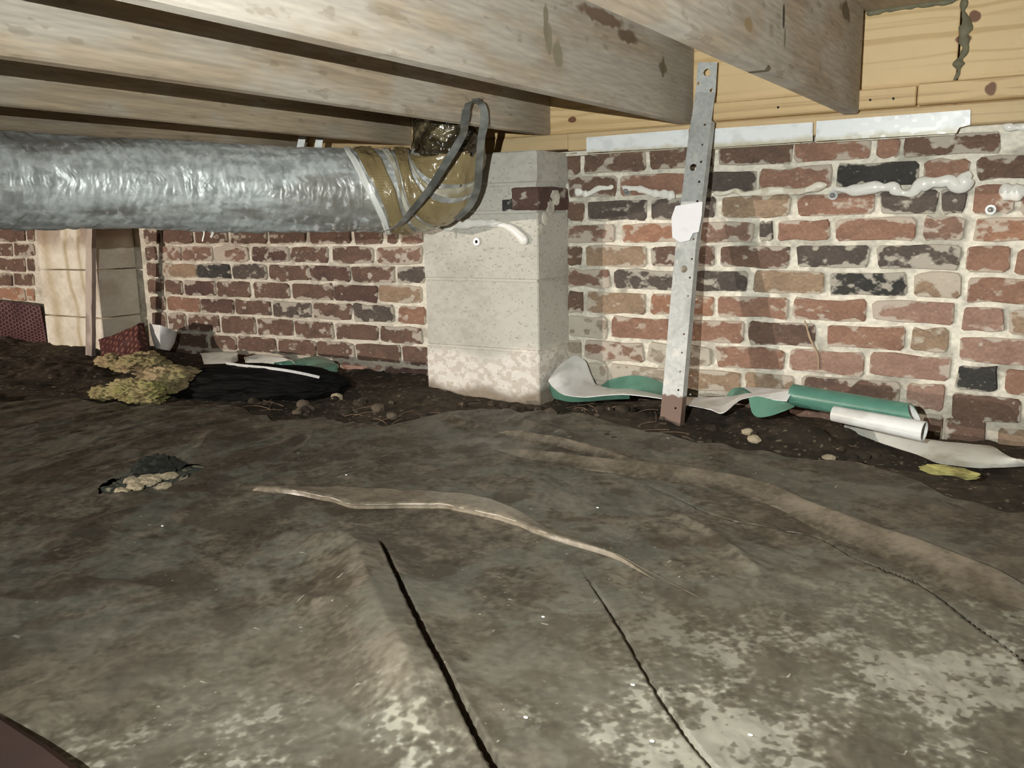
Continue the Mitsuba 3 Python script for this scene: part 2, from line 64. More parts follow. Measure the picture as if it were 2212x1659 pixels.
SA_B = [[(-1.1419,2.345,-0.5091),(-1.0879,2.35,-0.4718),(-1.0094,2.35,-0.4561),(-0.9581,2.345,-0.4623),(-0.9256,2.335,-0.4702),(-0.8956,2.33,-0.4777)],[(-1.1067,2.31,-0.5112),(-1.0573,2.3,-0.5023),(-0.9832,2.29,-0.4942),(-0.927,2.27,-0.4937),(-0.8954,2.26,-0.497),(-0.8643,2.25,-0.5002)]]
SB_W = [[(-0.8618,2.3,-0.4961),(-0.8187,2.3,-0.4949),(-0.766,2.3,-0.4902),(-0.7083,2.28,-0.4789),(-0.668,2.27,-0.466),(-0.6253,2.27,-0.4586),(-0.5424,2.27,-0.4454)],[(-0.8203,2.19,-0.495),(-0.772,2.17,-0.4904),(-0.7226,2.15,-0.4904),(-0.6891,2.13,-0.4929),(-0.6548,2.19,-0.465),(-0.6267,2.22,-0.4595),(-0.5375,2.25,-0.4439)]]
SB_U = [[(-0.6913,2.33,-0.4608),(-0.6333,2.32,-0.4568),(-0.552,2.31,-0.452)],[(-0.6525,2.28,-0.4639),(-0.622,2.28,-0.4613),(-0.5422,2.27,-0.4502)]]
SB_T = [[(-0.6215,2.21,-0.4572),(-0.5737,2.21,-0.4446),(-0.529,2.2,-0.4331)],[(-0.5911,2.19,-0.4569),(-0.5569,2.17,-0.4548),(-0.533,2.165,-0.4541)]]
SB_G = [[(-0.7369,2.33,-0.4866),(-0.7183,2.335,-0.4665),(-0.6953,2.335,-0.4633),(-0.6648,2.31,-0.4716)],[(-0.7247,2.3,-0.4865),(-0.7012,2.29,-0.4814),(-0.6782,2.28,-0.4762),(-0.6536,2.28,-0.469)]]
SB_D = [[(-0.6387,2.2,-0.4642),(-0.6186,2.2,-0.4564),(-0.5779,2.18,-0.4562),(-0.5386,2.17,-0.4579),(-0.5135,2.16,-0.4629)],[(-0.6219,2.17,-0.4894),(-0.6029,2.15,-0.4979),(-0.5633,2.13,-0.4863),(-0.5345,2.13,-0.473),(-0.5111,2.15,-0.462)]]
GTUBE = [(-0.5322,2.215,-0.4479),(-0.2435,2.16,-0.4604)]
WTUBE = [(-0.4175,2.14,-0.4692),(-0.2138,2.1,-0.4823)]
FLAT = [[(-0.4297,2.3241,-0.528),(-0.3273,2.2416,-0.528),(-0.2317,2.2182,-0.528),(-0.163,2.2188,-0.528),(-0.0966,2.2194,-0.528),(-0.055,2.1551,-0.528),(-0.016,2.0797,-0.528)],[(-0.4226,2.3156,-0.545),(-0.3218,2.2121,-0.545),(-0.2305,2.1352,-0.545),(-0.1675,2.0767,-0.545),(-0.1133,2.076,-0.545),(-0.0618,2.0987,-0.545),(-0.0144,2.1314,-0.545)]]
LW = [[(-3.0211,2.2,-0.3745),(-2.9195,2.17,-0.3739),(-2.9007,2.2,-0.3908),(-2.9205,2.25,-0.4085)],[(-2.999,2.19,-0.4309),(-2.9108,2.16,-0.4243),(-2.9051,2.19,-0.4368),(-2.9269,2.24,-0.448)],[(-2.9686,2.18,-0.4682),(-2.895,2.15,-0.4634),(-2.8947,2.17,-0.4697),(-2.9101,2.2,-0.4784)]]
LP1 = [[(-2.6303,2.1153,-0.46),(-2.6065,2.1752,-0.46),(-2.5572,2.1971,-0.46),(-2.4647,2.1412,-0.46)],[(-2.5538,2.0659,-0.485),(-2.5151,2.0947,-0.485),(-2.4762,2.1236,-0.485),(-2.5037,2.1798,-0.485)]]
LP2 = [[(-2.3455,2.0685,-0.455),(-2.3861,2.1646,-0.455),(-2.2966,2.1581,-0.455),(-2.1764,2.1015,-0.455)],[(-2.355,2.0792,-0.475),(-2.3017,2.0929,-0.475),(-2.234,2.1026,-0.475),(-2.0904,2.0669,-0.475)]]
LG = [[(-2.1615,2.0246,-0.455),(-2.1767,2.1447,-0.455),(-2.1711,2.2373,-0.455),(-2.0696,2.1931,-0.455),(-1.9515,2.1005,-0.455)],[(-2.169,2.0504,-0.475),(-2.0909,2.0568,-0.475),(-1.971,2.0174,-0.475),(-1.9307,2.0271,-0.475),(-1.9569,2.1091,-0.475)]]
LE = [(-2.3688,2.0077,-0.462),(-2.3053,2.0156,-0.462),(-2.2164,2.0149,-0.462),(-2.1023,2.0075,-0.462),(-2.0006,1.9875,-0.462),(-1.892,1.9561,-0.462)]
NETL = [[(-4.8447,2.3,-0.3285),(-4.4957,2.3,-0.3322),(-4.2514,2.3,-0.3338),(-4.0974,2.3,-0.3398),(-3.927,2.3,-0.3448)],[(-4.7692,2.24,-0.5073),(-4.4204,2.24,-0.4943),(-4.1774,2.24,-0.4864),(-3.9857,2.24,-0.4808),(-3.8015,2.24,-0.4671)],[(-4.2901,2.0,-0.5707),(-3.975,2.0,-0.5562),(-3.7552,2.0,-0.5456),(-3.6698,2.05,-0.5433),(-3.5984,2.1,-0.5261)]]
BUND = [[(-3.2353,2.12,-0.4441),(-3.1528,2.12,-0.4156),(-3.0616,2.12,-0.3911),(-2.9851,2.12,-0.3731)],[(-3.132,2.05,-0.484),(-3.0559,2.05,-0.4792),(-2.9643,2.05,-0.4717),(-2.875,2.05,-0.4626)]]
WPOS = {'star':(-0.818,2.0391,0.3429),'drip':(-0.818,1.5199,0.302),'drip2':(-0.818,1.4766,0.3398),'c1':(-0.435,1.6402,0.3389),'c2':(-0.435,1.5562,0.236),'k1':(-1.2275,2.365,0.2819),'k2':(-0.1964,2.365,0.4326),'k3':(-0.2096,2.365,0.3902),'k4':(-0.15,2.328,0.267),'n1':(-0.6233,2.328,0.2644),'n2':(-0.4044,2.328,0.2642),'n3':(-0.3528,2.328,0.263),'led':(-0.3022,2.328,0.2567),'led2':(-0.1845,2.343,0.2127),'sill0':(-1.2386,2.353,0.214)}


# ------------------------------------------------------------------ helpers
def name_free(key):
    if key not in scene and key not in labels and not any(k.startswith(key + '__') for k in scene):
        return key
    n = 1
    while True:
        k = f'{key}_{n:03d}'
        if k not in scene and k not in labels and not any(s.startswith(k + '__') for s in scene):
            return k
        n += 1

def put(key, mesh, bsdf, smooth=False, parent=None, **kw):
    k = name_free((parent + '__' if parent else '') + key)
    scene[k] = mikit.ply(mesh, bsdf, smooth, **kw)
    return k

def thing(key, label, cat, group=None, kind=None):
    k = name_free(key)
    labels[k] = {'label': label, 'category': cat}
    if group: labels[k]['group'] = group
    if kind: labels[k]['kind'] = kind
    return k

def tag(k, label, cat, group=None, kind=None):
    labels[k] = {'label': label, 'category': cat}
    if group: labels[k]['group'] = group
    if kind: labels[k]['kind'] = kind
    return k

def bevel_box(x0, x1, y0, y1, z0, z1, b=0.004):
    import manifold3d as m3
    pts = []
    for x, sx in ((x0, 1), (x1, -1)):
        for y, sy in ((y0, 1), (y1, -1)):
            for z, sz in ((z0, 1), (z1, -1)):
                pts += [[x + sx*b, y + sy*b, z], [x + sx*b, y, z + sz*b], [x, y + sy*b, z + sz*b]]
    m = m3.Manifold.hull_points(np.array(pts)).to_mesh()
    return trimesh.Trimesh(m.vert_properties[:, :3], m.tri_verts)

def grid_faces(n, m, closed=False):
    i, j = np.meshgrid(np.arange(n - 1), np.arange(m if closed else m - 1), indexing='ij')
    a = i*m + j; b = i*m + (j + 1) % m; c = (i + 1)*m + (j + 1) % m; d = (i + 1)*m + j
    q = np.stack([a, b, c, d], -1).reshape(-1, 4)
    return np.vstack([q[:, [0, 1, 2]], q[:, [0, 2, 3]]])

def resample(p, n):
    from scipy.interpolate import PchipInterpolator
    p = np.asarray(p, float)
    if len(p) == 1: return np.repeat(p, n, 0)
    s = np.r_[0, np.cumsum(np.linalg.norm(np.diff(p, axis=0), axis=1))]
    f = PchipInterpolator(s, p, axis=0)
    return f(np.linspace(0, s[-1], n))

def spline(p, n):
    from scipy.interpolate import CubicSpline
    p = np.asarray(p, float)
    s = np.r_[0, np.cumsum(np.linalg.norm(np.diff(p, axis=0), axis=1))]
    return CubicSpline(s, p, axis=0, bc_type='natural')(np.linspace(0, s[-1], n))

def frames(path, up=(0, 0, 1)):
    t = np.gradient(path, axis=0); t /= np.linalg.norm(t, axis=1, keepdims=True)
    n = np.zeros_like(t); v = np.array(up, float)
    for i in range(len(t)):
        v = v - t[i]*(v @ t[i]); v /= np.linalg.norm(v); n[i] = v
    return t, n, np.cross(t, n)

def sweep(path, rad, sides=24, caps=True, up=(0, 0, 1), disp=None, squash=1.0):
    t, n, b = frames(path, up)
    N = len(path); a = np.arange(sides)*2*np.pi/sides
    r = np.broadcast_to(np.asarray(rad, float).reshape(-1, 1), (N, sides)).copy()
    if disp is not None: r = r + disp(np.linspace(0, 1, N)[:, None], a[None, :])
    v = path[:, None] + r[..., None]*(np.cos(a)[None, :, None]*n[:, None]*squash + np.sin(a)[None, :, None]*b[:, None])
    f = grid_faces(N, sides, True)[:, ::-1]
    v = v.reshape(-1, 3)
    if caps:
        k = len(v); v = np.vstack([v, path[:1], path[-1:]])
        j = np.arange(sides)
        f = np.vstack([f, np.c_[np.full(sides, k), (j + 1) % sides, j][:, ::-1][:, [0, 2, 1]][:, ::-1],
                       np.c_[np.full(sides, k + 1), (N - 1)*sides + j, (N - 1)*sides + (j + 1) % sides]])
    m = trimesh.Trimesh(v, f, process=False)
    if caps: m.fix_normals()
    return m

def ribbon(path, side, width, thick):
    """A flat strap along path; side: the direction of its width."""
    path = np.asarray(path, float)
    t = np.gradient(path, axis=0); t /= np.linalg.norm(t, axis=1, keepdims=True)
    s = np.broadcast_to(np.asarray(side, float), path.shape)
    s = s - t*np.sum(s*t, 1, keepdims=True); s /= np.linalg.norm(s, axis=1, keepdims=True)
    n = np.cross(t, s)
    w, h = width/2, thick/2
    ring = [(w, -h), (w, h), (-w, h), (-w, -h)]
    v = np.stack([path + s*a + n*b for a, b in ring], 1)
    N = len(path)
    f = grid_faces(N, 4, True)
    v = v.reshape(-1, 3)
    e = (N - 1)*4
    f = np.vstack([f, [[0, 1, 2], [0, 2, 3], [e, e + 2, e + 1], [e, e + 3, e + 2]]])
    m = trimesh.Trimesh(v, f, process=False); m.fix_normals()
    return m

def loft_grid(rows, m=40, k=12):
    R = np.array([resample(r, m) for r in rows])
    from scipy.interpolate import PchipInterpolator
    if len(R) > 2:
        G = PchipInterpolator(np.linspace(0, 1, len(R)), R, axis=0)(np.linspace(0, 1, k))
    else:
        s = np.linspace(0, 1, k)[:, None, None]; G = R[0]*(1 - s) + R[1]*s
    return G

def shell(G, t0, t1):
    """A closed thin sheet between offsets t0 and t1 of the grid G along its normals."""
    k, m = G.shape[:2]
    n = np.cross(np.gradient(G, axis=1), np.gradient(G, axis=0))
    n /= np.linalg.norm(n, axis=2, keepdims=True) + 1e-12
    A = (G + n*t0).reshape(-1, 3); B = (G + n*t1).reshape(-1, 3)
    f = grid_faces(k, m); o = k*m
    idx = np.arange(o).reshape(k, m)
    ring = np.r_[idx[0, :-1], idx[:-1, -1], idx[-1, :0:-1], idx[:0:-1, 0]]
    r2 = np.roll(ring, -1)
    side = np.vstack([np.c_[ring, r2, r2 + o], np.c_[ring, r2 + o, ring + o]])
    ms = trimesh.Trimesh(np.vstack([A, B]), np.vstack([f, f[:, ::-1] + o, side]), process=False)
    ms.fix_normals()
    return ms

def facing(G, towards=(0, 0, 0)):
    """The grid turned so that its normal (as in shell) looks towards the point."""
    k, m = G.shape[:2]
    n = np.cross(np.gradient(G, axis=1), np.gradient(G, axis=0))[k//2, m//2]
    return G if n @ (np.array(towards) - G[k//2, m//2]) > 0 else G[:, ::-1]

def blob(centre, size, seed, freq=3.0, amp=0.35, sub=5, flat=None, axis=None):
    m = trimesh.creation.icosphere(subdivisions=sub)
    v = np.array(m.vertices)
    d = meshkit.fbm(v*freq + seed*7.3 + 20, 5, seed) - 0.5
    v = v*(1 + 2*amp*d)[:, None]
    v = v*np.array(size)
    if axis is not None:
        a = math.atan2(axis[1], axis[0]); c, s = math.cos(a), math.sin(a)
        v = np.c_[v[:, 0]*c - v[:, 1]*s, v[:, 0]*s + v[:, 1]*c, v[:, 2]]
    v = v + np.array(centre)
    if flat is not None: v[:, 2] = np.maximum(v[:, 2], flat)
    return trimesh.Trimesh(v, m.faces, process=False)

# ------------------------------------------------------------------ materials
def two(b): return {'type': 'twosided', 'bsdf': b}
def mat(key, color, rough=0.8, bump=None, scale=1.0, eps=1e-3, **kw):
    c = proc(color) if callable(color) else {'type': 'rgb', 'value': list(color)}
    r = proc(rough) if callable(rough) else rough
    b = {'type': 'principled', 'base_color': c, 'roughness': r, **kw}
    if bump is not None:
        b = {'type': 'bumpmap', 'arbitrary': {**proc(bump, eps)}, 'scale': scale, 'bsdf': b}
    scene[key] = two(b)

def brick_fn(base, dark, smear, mott=0.6):
    def fn(p, n, uv):
        a = fbm(p.x*42, p.y*42, p.z*46, 4)
        b = fbm(p.x*13 + 9, p.y*13, p.z*15, 2)
        c = mix(base, dark, smoothstep(0.38, 0.70, a*0.5 + b*0.5)*mott)
        c = c*(0.74 + 0.55*fbm(p.x*170, p.y*170, p.z*170, 2))
        e = dr.minimum(dr.minimum(uv.x, 1 - uv.x)*0.17, dr.minimum(uv.y, 1 - uv.y)*0.057)
        big = fbm(p.x*9 + 40, p.y*9, p.z*13 + 3, 2)
        w = fbm(p.x*38 + 40, p.y*38, p.z*44 + 3, 5)*0.66 + big*0.42 + 0.24*dr.exp(-e/0.006) + smear - 0.025 - 0.03*smoothstep(-1.4, -2.2, p.x)
        m = smoothstep(0.61, 0.71, w)
        fine = smoothstep(0.70, 0.80, fbm(p.x*120, p.y*120, p.z*120, 3))*0.22
        return mix(c, mi.Color3f(0.58, 0.53, 0.45), dr.minimum(m*0.66 + fine, 0.9))
    return fn

TONES = {'r': ((.285, .160, .112), (.185, .100, .072), -0.02), 'o': ((.35, .190, .122), (.24, .12, .08), 0.05),
         't': ((.31, .215, .145), (.19, .135, .095), 0.0), 'b': ((.150, .090, .066), (.075, .050, .041), 0.0),
         'd': ((.100, .078, .066), (.048, .043, .040), 0.02), 'k': ((.046, .043, .039), (.024, .024, .023), 0.0),
         'p': ((.33, .205, .160), (.235, .135, .105), 0.0), 'g': ((.33, .275, .215), (.19, .145, .11), 0.13),
         'w': ((.235, .140, .103), (.125, .08, .062), 0.11), 'm': ((.110, .062, .050), (.058, .036, .032), 0.03)}
for t_, (a_, b_, s_) in TONES.items():
    mat('brick_' + t_, brick_fn(a_, b_, s_), 0.9)

def mortar_fn(p, n, uv):
    a = fbm(p.x*24, p.y*24, p.z*24, 5)
    b = fbm(p.x*4 + 5, p.y*4, p.z*4, 3)
    c = mix((.74, .70, .605), (.46, .435, .37), smoothstep(0.44, 0.68, a*0.62 + b*0.38))
    c = mix(c, (.24, .21, .165), smoothstep(0.60, 0.72, fbm(p.x*15 + 60, p.y*15, p.z*19, 5))*0.55)
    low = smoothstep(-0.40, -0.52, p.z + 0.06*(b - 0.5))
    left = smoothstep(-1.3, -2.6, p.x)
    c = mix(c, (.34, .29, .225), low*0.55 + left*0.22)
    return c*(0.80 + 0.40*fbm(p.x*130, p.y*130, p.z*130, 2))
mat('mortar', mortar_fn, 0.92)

def grain(p, ax=0):
    q = p.y if ax == 0 else p.x
    w = p.x if ax == 0 else p.y
    return fbm(q*2.2 + 3*noise(q*1.1, p.z*9), w*60, p.z*75 + 2.2*noise(q*3, p.z*6), 3)
def spot_at(p, y, z, ry, rz, k=0):
    d = dr.sqrt(dr.square((p.y - y)/ry) + dr.square((p.z - z)/rz)) + 0.5*(noise(p.y*60 + k, 0, p.z*60) - 0.5)
    return 1 - smoothstep(0.75, 1.15, d)
def joist_fn(base, grey, amount, stains=()):
    def fn(p, n, uv):
        g = grain(p)
        c = mix(base, tuple(0.80*v for v in base), smoothstep(0.38, 0.68, g))
        mould = fbm(p.x*9, p.y*7, p.z*13, 4) + amount
        c = mix(c, grey, smoothstep(0.42, 0.70, mould)*0.8)
        d = fbm(p.x*5 + 31, p.y*4.2, p.z*7, 3)
        c = mix(c, (.26, .185, .11), smoothstep(0.58, 0.80, d)*0.25)
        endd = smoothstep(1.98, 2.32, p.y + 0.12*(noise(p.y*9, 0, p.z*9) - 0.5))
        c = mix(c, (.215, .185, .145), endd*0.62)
        c = c*(0.78 + 0.44*fbm(p.x*70, p.y*22, p.z*200, 3))
        c = mix(c, (.20, .15, .09), smoothstep(0.66, 0.74, fbm(p.x*30, p.y*22, p.z*50, 4))*0.35)
        for i, (y, z, ry, rz, col) in enumerate(stains):
            c = mix(c, col, spot_at(p, y, z, ry, rz, i*9)*0.85)
        return c
    return fn
drk = (.115, .085, .050)
mat('wood_a', joist_fn((.47, .385, .295), (.51, .465, .41), 0.14, [(1.62, .335, .008, .018, (.02, .017, .012)), (1.632, .303, .006, .022, (.20, .19, .12)), (1.54, .238, .012, .006, drk), (1.42, .29, .02, .012, (.36, .25, .14)), (2.12, .43, .05, .02, drk)]), 0.85)
mat('wood_b', joist_fn((.465, .38, .285), (.50, .455, .40), 0.12, [(2.144, .361, .026, .012, (.15, .12, .07)), (2.144, .361, .012, .028, (.15, .12, .07)), (1.60, .318, .020, .026, (.27, .235, .155)), (1.553, .363, .010, .040, (.24, .20, .13)), (1.565, .34, .012, .03, (.27, .235, .155)), (1.80, .42, .10, .016, (.17, .10, .06)), (1.93, .40, .055, .014, (.14, .085, .05))]), 0.85)
mat('wood_d', joist_fn((.50, .40, .29), (.51, .465, .40), 0.02, [(1.0, .40, .012, .03, (.30, .23, .13)), (.98, .37, .02, .02, (.36, .28, .17)), (1.66, .40, .01, .01, (.26, .17, .1))]), 0.85)
mat('wood_e', joist_fn((.52, .415, .29), (.50, .45, .375), -0.04), 0.85)
mat('wood_sub', joist_fn((.42, .32, .20), (.36, .30, .22), 0.0), 0.85)

def pine_fn(knots, base=(.68, .50, .275), ring=(.56, .385, .185)):
    def fn(p, n, uv):
        warp = 0.010*(noise(p.x*3.1, 0, p.z*5) - 0.5)
        kd = mi.Float(0)
        for (x, z, rx, rz) in knots:
            d2 = dr.square((p.x - x)/(rx*4)) + dr.square((p.z - z)/(rz*4))
            warp = warp + dr.exp(-d2)*0.006*dr.sign(p.z - z)
        g = noise(p.x*0.8, p.y*3, (p.z + warp)*105)*0.6 + fbm(p.x*2, p.y*40, (p.z + warp)*260, 2)*0.4
        c = mix(base, ring, smoothstep(0.48, 0.72, g))
        c = mix(c, (.60, .42, .22), smoothstep(0.5, 0.75, fbm(p.x*4, p.y*4, p.z*6, 3))*0.5)
        for i, (x, z, rx, rz) in enumerate(knots):
            d = dr.sqrt(dr.square((p.x - x)/rx) + dr.square((p.z - z)/rz)) + 0.35*(noise(p.x*90 + i, 0, p.z*90) - 0.5)
            c = mix(c, (.17, .075, .035), 1 - smoothstep(0.8, 1.15, d))
        return c
    return fn
mat('pine_rim', pine_fn([(-1.2275, .2819, .013, .009), (-.1964, .4326, .013, .013), (-.2150, .386, .016, .011), (-1.06, .40, .012, .01)]), 0.62)
mat('pine_ledger', pine_fn([(-.150, .266, .012, .015)], (.62, .44, .23), (.49, .33, .16)), 0.6)
mat('pine_sill', pine_fn([(-1.9, .23, .01, .01)], (.58, .43, .24), (.45, .32, .17)), 0.6)

def block_fn(p, n, uv):
    a = fbm(p.x*70, p.y*70, p.z*70, 3)
    b = fbm(p.x*6, p.y*6, p.z*6, 3)
    c = mix((.54, .52, .465), (.42, .40, .35), smoothstep(0.42, 0.72, b*0.6 + a*0.4))
    hi = smoothstep(-0.375, -0.42, p.z + 0.075*(noise(p.x*7 + 3, p.y*7, 0) - 0.5))
    c = mix(c, mix((.78, .73, .67), (.60, .54, .47), smoothstep(0.45, 0.6, fbm(p.x*60, p.y*60, p.z*60, 4))), hi*0.9)
    lo = smoothstep(-0.485, -0.52, p.z + 0.05*(noise(p.x*9, p.y*9, 1) - 0.5))
    c = mix(c, (.20, .15, .10), lo*0.85)
    pit = smoothstep(0.76, 0.84, noise(p.x*170, p.y*170, p.z*170))
    return mix(c, (.25, .23, .19), pit*0.5)*(0.9 + 0.2*a)
mat('block', block_fn, 0.95)
def block_stain_fn(p, n, uv):
    a = fbm(p.x*70, p.y*70, p.z*70, 3)
    c = mix((.76, .71, .61), (.62, .56, .46), smoothstep(0.4, 0.7, fbm(p.x*8, p.y*8, p.z*8, 3)))
    xx = p.x + 0.03*(noise(p.z*9, p.x*4) - 0.5) + 0.10*p.z
    st = dr.exp(-dr.square((xx + 3.655)/0.035))*0.7 + dr.exp(-dr.square((xx + 3.505)/0.014))*0.9 + dr.exp(-dr.square((xx + 3.415)/0.012))*0.8
    top = smoothstep(-0.12, -0.02, p.z)
    st = st*smoothstep(0.2, 0.55, fbm(p.x*12, 0, p.z*6, 3) + 0.12)
    c = mix(c, (.42, .33, .17), dr.minimum(st, 1)*0.8)
    c = mix(c, (.22, .13, .09), top*0.6*smoothstep(0.35, 0.6, fbm(p.x*14, 0, p.z*10, 3)))
    return c*(0.88 + 0.24*a)
mat('block_stained', block_stain_fn, 0.95)

def galv_fn(p, n, uv):
    d1, d2, r = voronoi((p.x + 0.3*p.y)*130, p.z*130)
    c = mix((.46, .475, .465), (.56, .57, .555), r)
    c = mix(c, (.30, .31, .30), smoothstep(0.5, 0.75, fbm(p.x*14, p.y*14, p.z*10, 3))*0.6)
    c = mix(c, (.66, .64, .60), smoothstep(0.62, 0.75, fbm(p.x*50, p.y*50, p.z*26 + 7, 3))*0.7)
    return mix(c, (.16, .105, .082), smoothstep(-0.452, -0.458, p.z + 0.10*(p.x + 0.81) + 0.008*(noise(p.x*160, p.z*90) - 0.5)))
mat('galvanised', galv_fn, 0.5, metallic=0.35)
def strap_fn(p, n, uv):
    return mix((.16, .165, .155), (.34, .35, .33), smoothstep(0.35, 0.75, fbm(p.x*26, p.y*26, p.z*26, 3)))
mat('strap_steel', strap_fn, 0.42, metallic=0.45)
mat('bolt_steel', (.26, .26, .255), 0.42, metallic=0.35, specular=0.9)
mat('dark_hole', (.015, .013, .011), 0.9)

def foil_fn(p, n, uv):
    a = fbm(uv.x*17, uv.y*22, 0, 4)
    b = fbm(uv.x*120 + 3*a, uv.y*16, 2, 3)
    c = mix((.43, .455, .46), (.76, .80, .81), smoothstep(0.30, 0.68, a*0.5 + b*0.5))
    dirt = fbm(uv.x*9 + 5, uv.y*7 + 2, 4, 4)
    c = mix(c, (.19, .165, .125), smoothstep(0.54, 0.78, dirt + 0.25*smoothstep(0.72, 1.0, uv.x))*0.65)
    return mix(c, (.80, .83, .83), smoothstep(0.68, 0.76, b)*0.6)
def foil_bump(p, n, uv):
    return fbm(uv.x*170 + 2.5*noise(uv.x*30, uv.y*12), uv.y*15, 1, 3)
mat('foil', foil_fn, 0.40, foil_bump, 0.0035, 2e-3, metallic=0.18, specular=0.8)
def tape_fn(p, n, uv):
    b = fbm(p.x*24 + 30*uv.x, p.y*24, p.z*11, 4)
    return mix((.42, .33, .17), (.11, .075, .030), smoothstep(0.36, 0.64, b))
def wrink(p, n, uv): return fbm(p.x*60, p.y*60, p.z*22, 3)
mat('tape_brown', tape_fn, 0.24, wrink, 0.010, 2e-3, specular=0.8)
mat('boot_dark', lambda p, n, uv: mix((.030, .023, .012), (.17, .135, .075), smoothstep(0.52, 0.72, fbm(p.x*26, p.y*26, p.z*26, 4))), 0.16, lambda p, n, uv: fbm(p.x*45, p.y*45, p.z*45, 3), 0.016, 2e-3, specular=1.0)
mat('tape_cream', lambda p, n, uv: mix((.52, .50, .42), (.30, .25, .15), smoothstep(0.4, 0.7, fbm(p.x*20, p.y*20, p.z*20, 3))), 0.28, wrink, 0.006, 2e-3)
mat('tape_white', (.80, .80, .76), 0.3)

def flash_fn(p, n, uv):
    c = mix((.82, .84, .85), (.70, .72, .73), smoothstep(0.45, 0.7, fbm(p.x*30, p.y*30, p.z*30, 4)))
    d = smoothstep(0.198, 0.178, p.z + 0.022*(fbm(p.x*40, 0, p.z*20, 3) - 0.45))
    c = mix(c, (.48, .41, .24), d*0.75)
    wet = smoothstep(-0.52, -0.30, p.x)*smoothstep(0.60, 0.68, noise(p.x*75, p.y*75, p.z*95))
    return mix(c, (.95, .97, .97), wet*0.9)
mat('flashing_white', flash_fn, 0.35)
mat('vinyl_white', lambda p, n, uv: mix((.76, .76, .75), (.60, .59, .56), smoothstep(0.5, 0.75, fbm(p.x*20, p.y*20, p.z*20, 3))), 0.32)
mat('vinyl_grey', lambda p, n, uv: mix((.62, .61, .56), (.40, .37, .30), smoothstep(0.48, 0.72, fbm(p.x*14, p.y*14, p.z*14, 4))), 0.5)
mat('vinyl_green', lambda p, n, uv: mix((.125, .285, .215), (.085, .21, .16), smoothstep(0.4, 0.7, fbm(p.x*18, p.y*18, p.z*18, 3))), 0.3)
mat('caulk', (.82, .80, .75), 0.22)
mat('caulk_cream', lambda p, n, uv: mix((.80, .75, .64), (.62, .55, .43), smoothstep(0.5, 0.7, fbm(p.x*50, p.y*50, p.z*50, 2))), 0.4)
mat('sealant_grey', lambda p, n, uv: mix((.20, .19, .12), (.11, .10, .06), fbm(p.x*60, p.y*60, p.z*60, 2)), 0.7)
mat('paper_tag', lambda p, n, uv: mix((.78, .77, .80), (.66, .65, .68), smoothstep(0.5, 0.7, fbm(p.x*26, p.y*26, p.z*26, 3))), 0.28)

def dirt_fn(p, n, uv):
    a = fbm(p.x*9, p.y*9, p.z*9, 4)
    b = fbm(p.x*60, p.y*60, p.z*60, 3)
    c = mix((.019, .0135, .0085), (.055, .039, .025), smoothstep(0.35, 0.7, a*0.6 + b*0.4))
    return mix(c, (.20, .16, .115), smoothstep(0.77, 0.83, noise(p.x*110, p.y*110, p.z*110))*0.6)
mat('dirt', dirt_fn, 0.95)
mat('hole_shade_black', lambda p, n, uv: mix((.008, .009, .007), (.030, .032, .025), fbm(p.x*60, p.y*60, p.z*60, 3)), 0.9)  # shade inside the torn hole, put into a near-black colour
def sheet_base(p, lo, hi):
    t = smoothstep(-1.25, -0.55, p.x)
    wx = 0.05*(noise(p.x*9, p.y*9, 1) - 0.5); wy = 0.05*(noise(p.x*9 + 20, p.y*9, 2) - 0.5)
    x, y = p.x + wx, p.y + wy
    s1 = fbm(x*24, y*7, 1, 5)
    s2 = fbm((x*0.45 + y*0.9)*24, (x*0.9 - y*0.45)*8, 3, 5)
    st = s1*(1 - t) + s2*t
    f = fbm(x*38, y*38, 5, 5)
    h = fbm(p.x*130, p.y*130, 6, 2)
    return x, y, st, f, h, mix(lo, hi, smoothstep(0.28, 0.72, st*0.40 + f*0.38 + h*0.22))
def sheet_fn(p, n, uv):
    x, y, st, f, h, c = sheet_base(p, (.040, .032, .022), (.145, .121, .092))
    g = fbm(x*10 + 4, y*10, 7, 6)
    c = mix(c, (.118, .119, .098), smoothstep(0.47, 0.58, g)*0.55)
    c = mix(c, (.040, .029, .019), smoothstep(0.49, 0.62, fbm(x*12 + 50, y*12, 3, 6)*0.75 + f*0.25)*0.75)
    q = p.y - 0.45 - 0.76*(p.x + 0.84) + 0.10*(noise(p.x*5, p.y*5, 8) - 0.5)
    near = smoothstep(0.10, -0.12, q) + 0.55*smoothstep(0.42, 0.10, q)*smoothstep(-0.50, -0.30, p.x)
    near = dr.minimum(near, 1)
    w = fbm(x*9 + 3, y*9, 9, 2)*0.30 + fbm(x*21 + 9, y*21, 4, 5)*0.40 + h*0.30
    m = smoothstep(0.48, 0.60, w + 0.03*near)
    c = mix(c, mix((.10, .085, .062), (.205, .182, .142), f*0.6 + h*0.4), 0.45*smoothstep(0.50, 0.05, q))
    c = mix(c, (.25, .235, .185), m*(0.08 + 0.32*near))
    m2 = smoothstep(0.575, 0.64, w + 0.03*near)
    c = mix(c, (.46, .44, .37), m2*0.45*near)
    spk = smoothstep(0.95, 0.98, noise(p.x*120, p.y*120, 2))*smoothstep(0.55, 0.65, noise(p.x*18, p.y*18, 6))
    return mix(c, (.42, .40, .34), spk*0.6)
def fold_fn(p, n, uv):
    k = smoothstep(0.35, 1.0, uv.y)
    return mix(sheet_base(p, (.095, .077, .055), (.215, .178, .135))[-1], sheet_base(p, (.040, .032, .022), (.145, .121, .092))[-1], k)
def sheet_rough(p, n, uv): return 0.34 + 0.35*fbm(p.x*9, p.y*9, 4, 3)
mat('sheet', sheet_fn, sheet_rough, lambda p, n, uv: fbm(p.x*30, p.y*22, 2, 4), 0.010, 2e-3, specular=0.5)
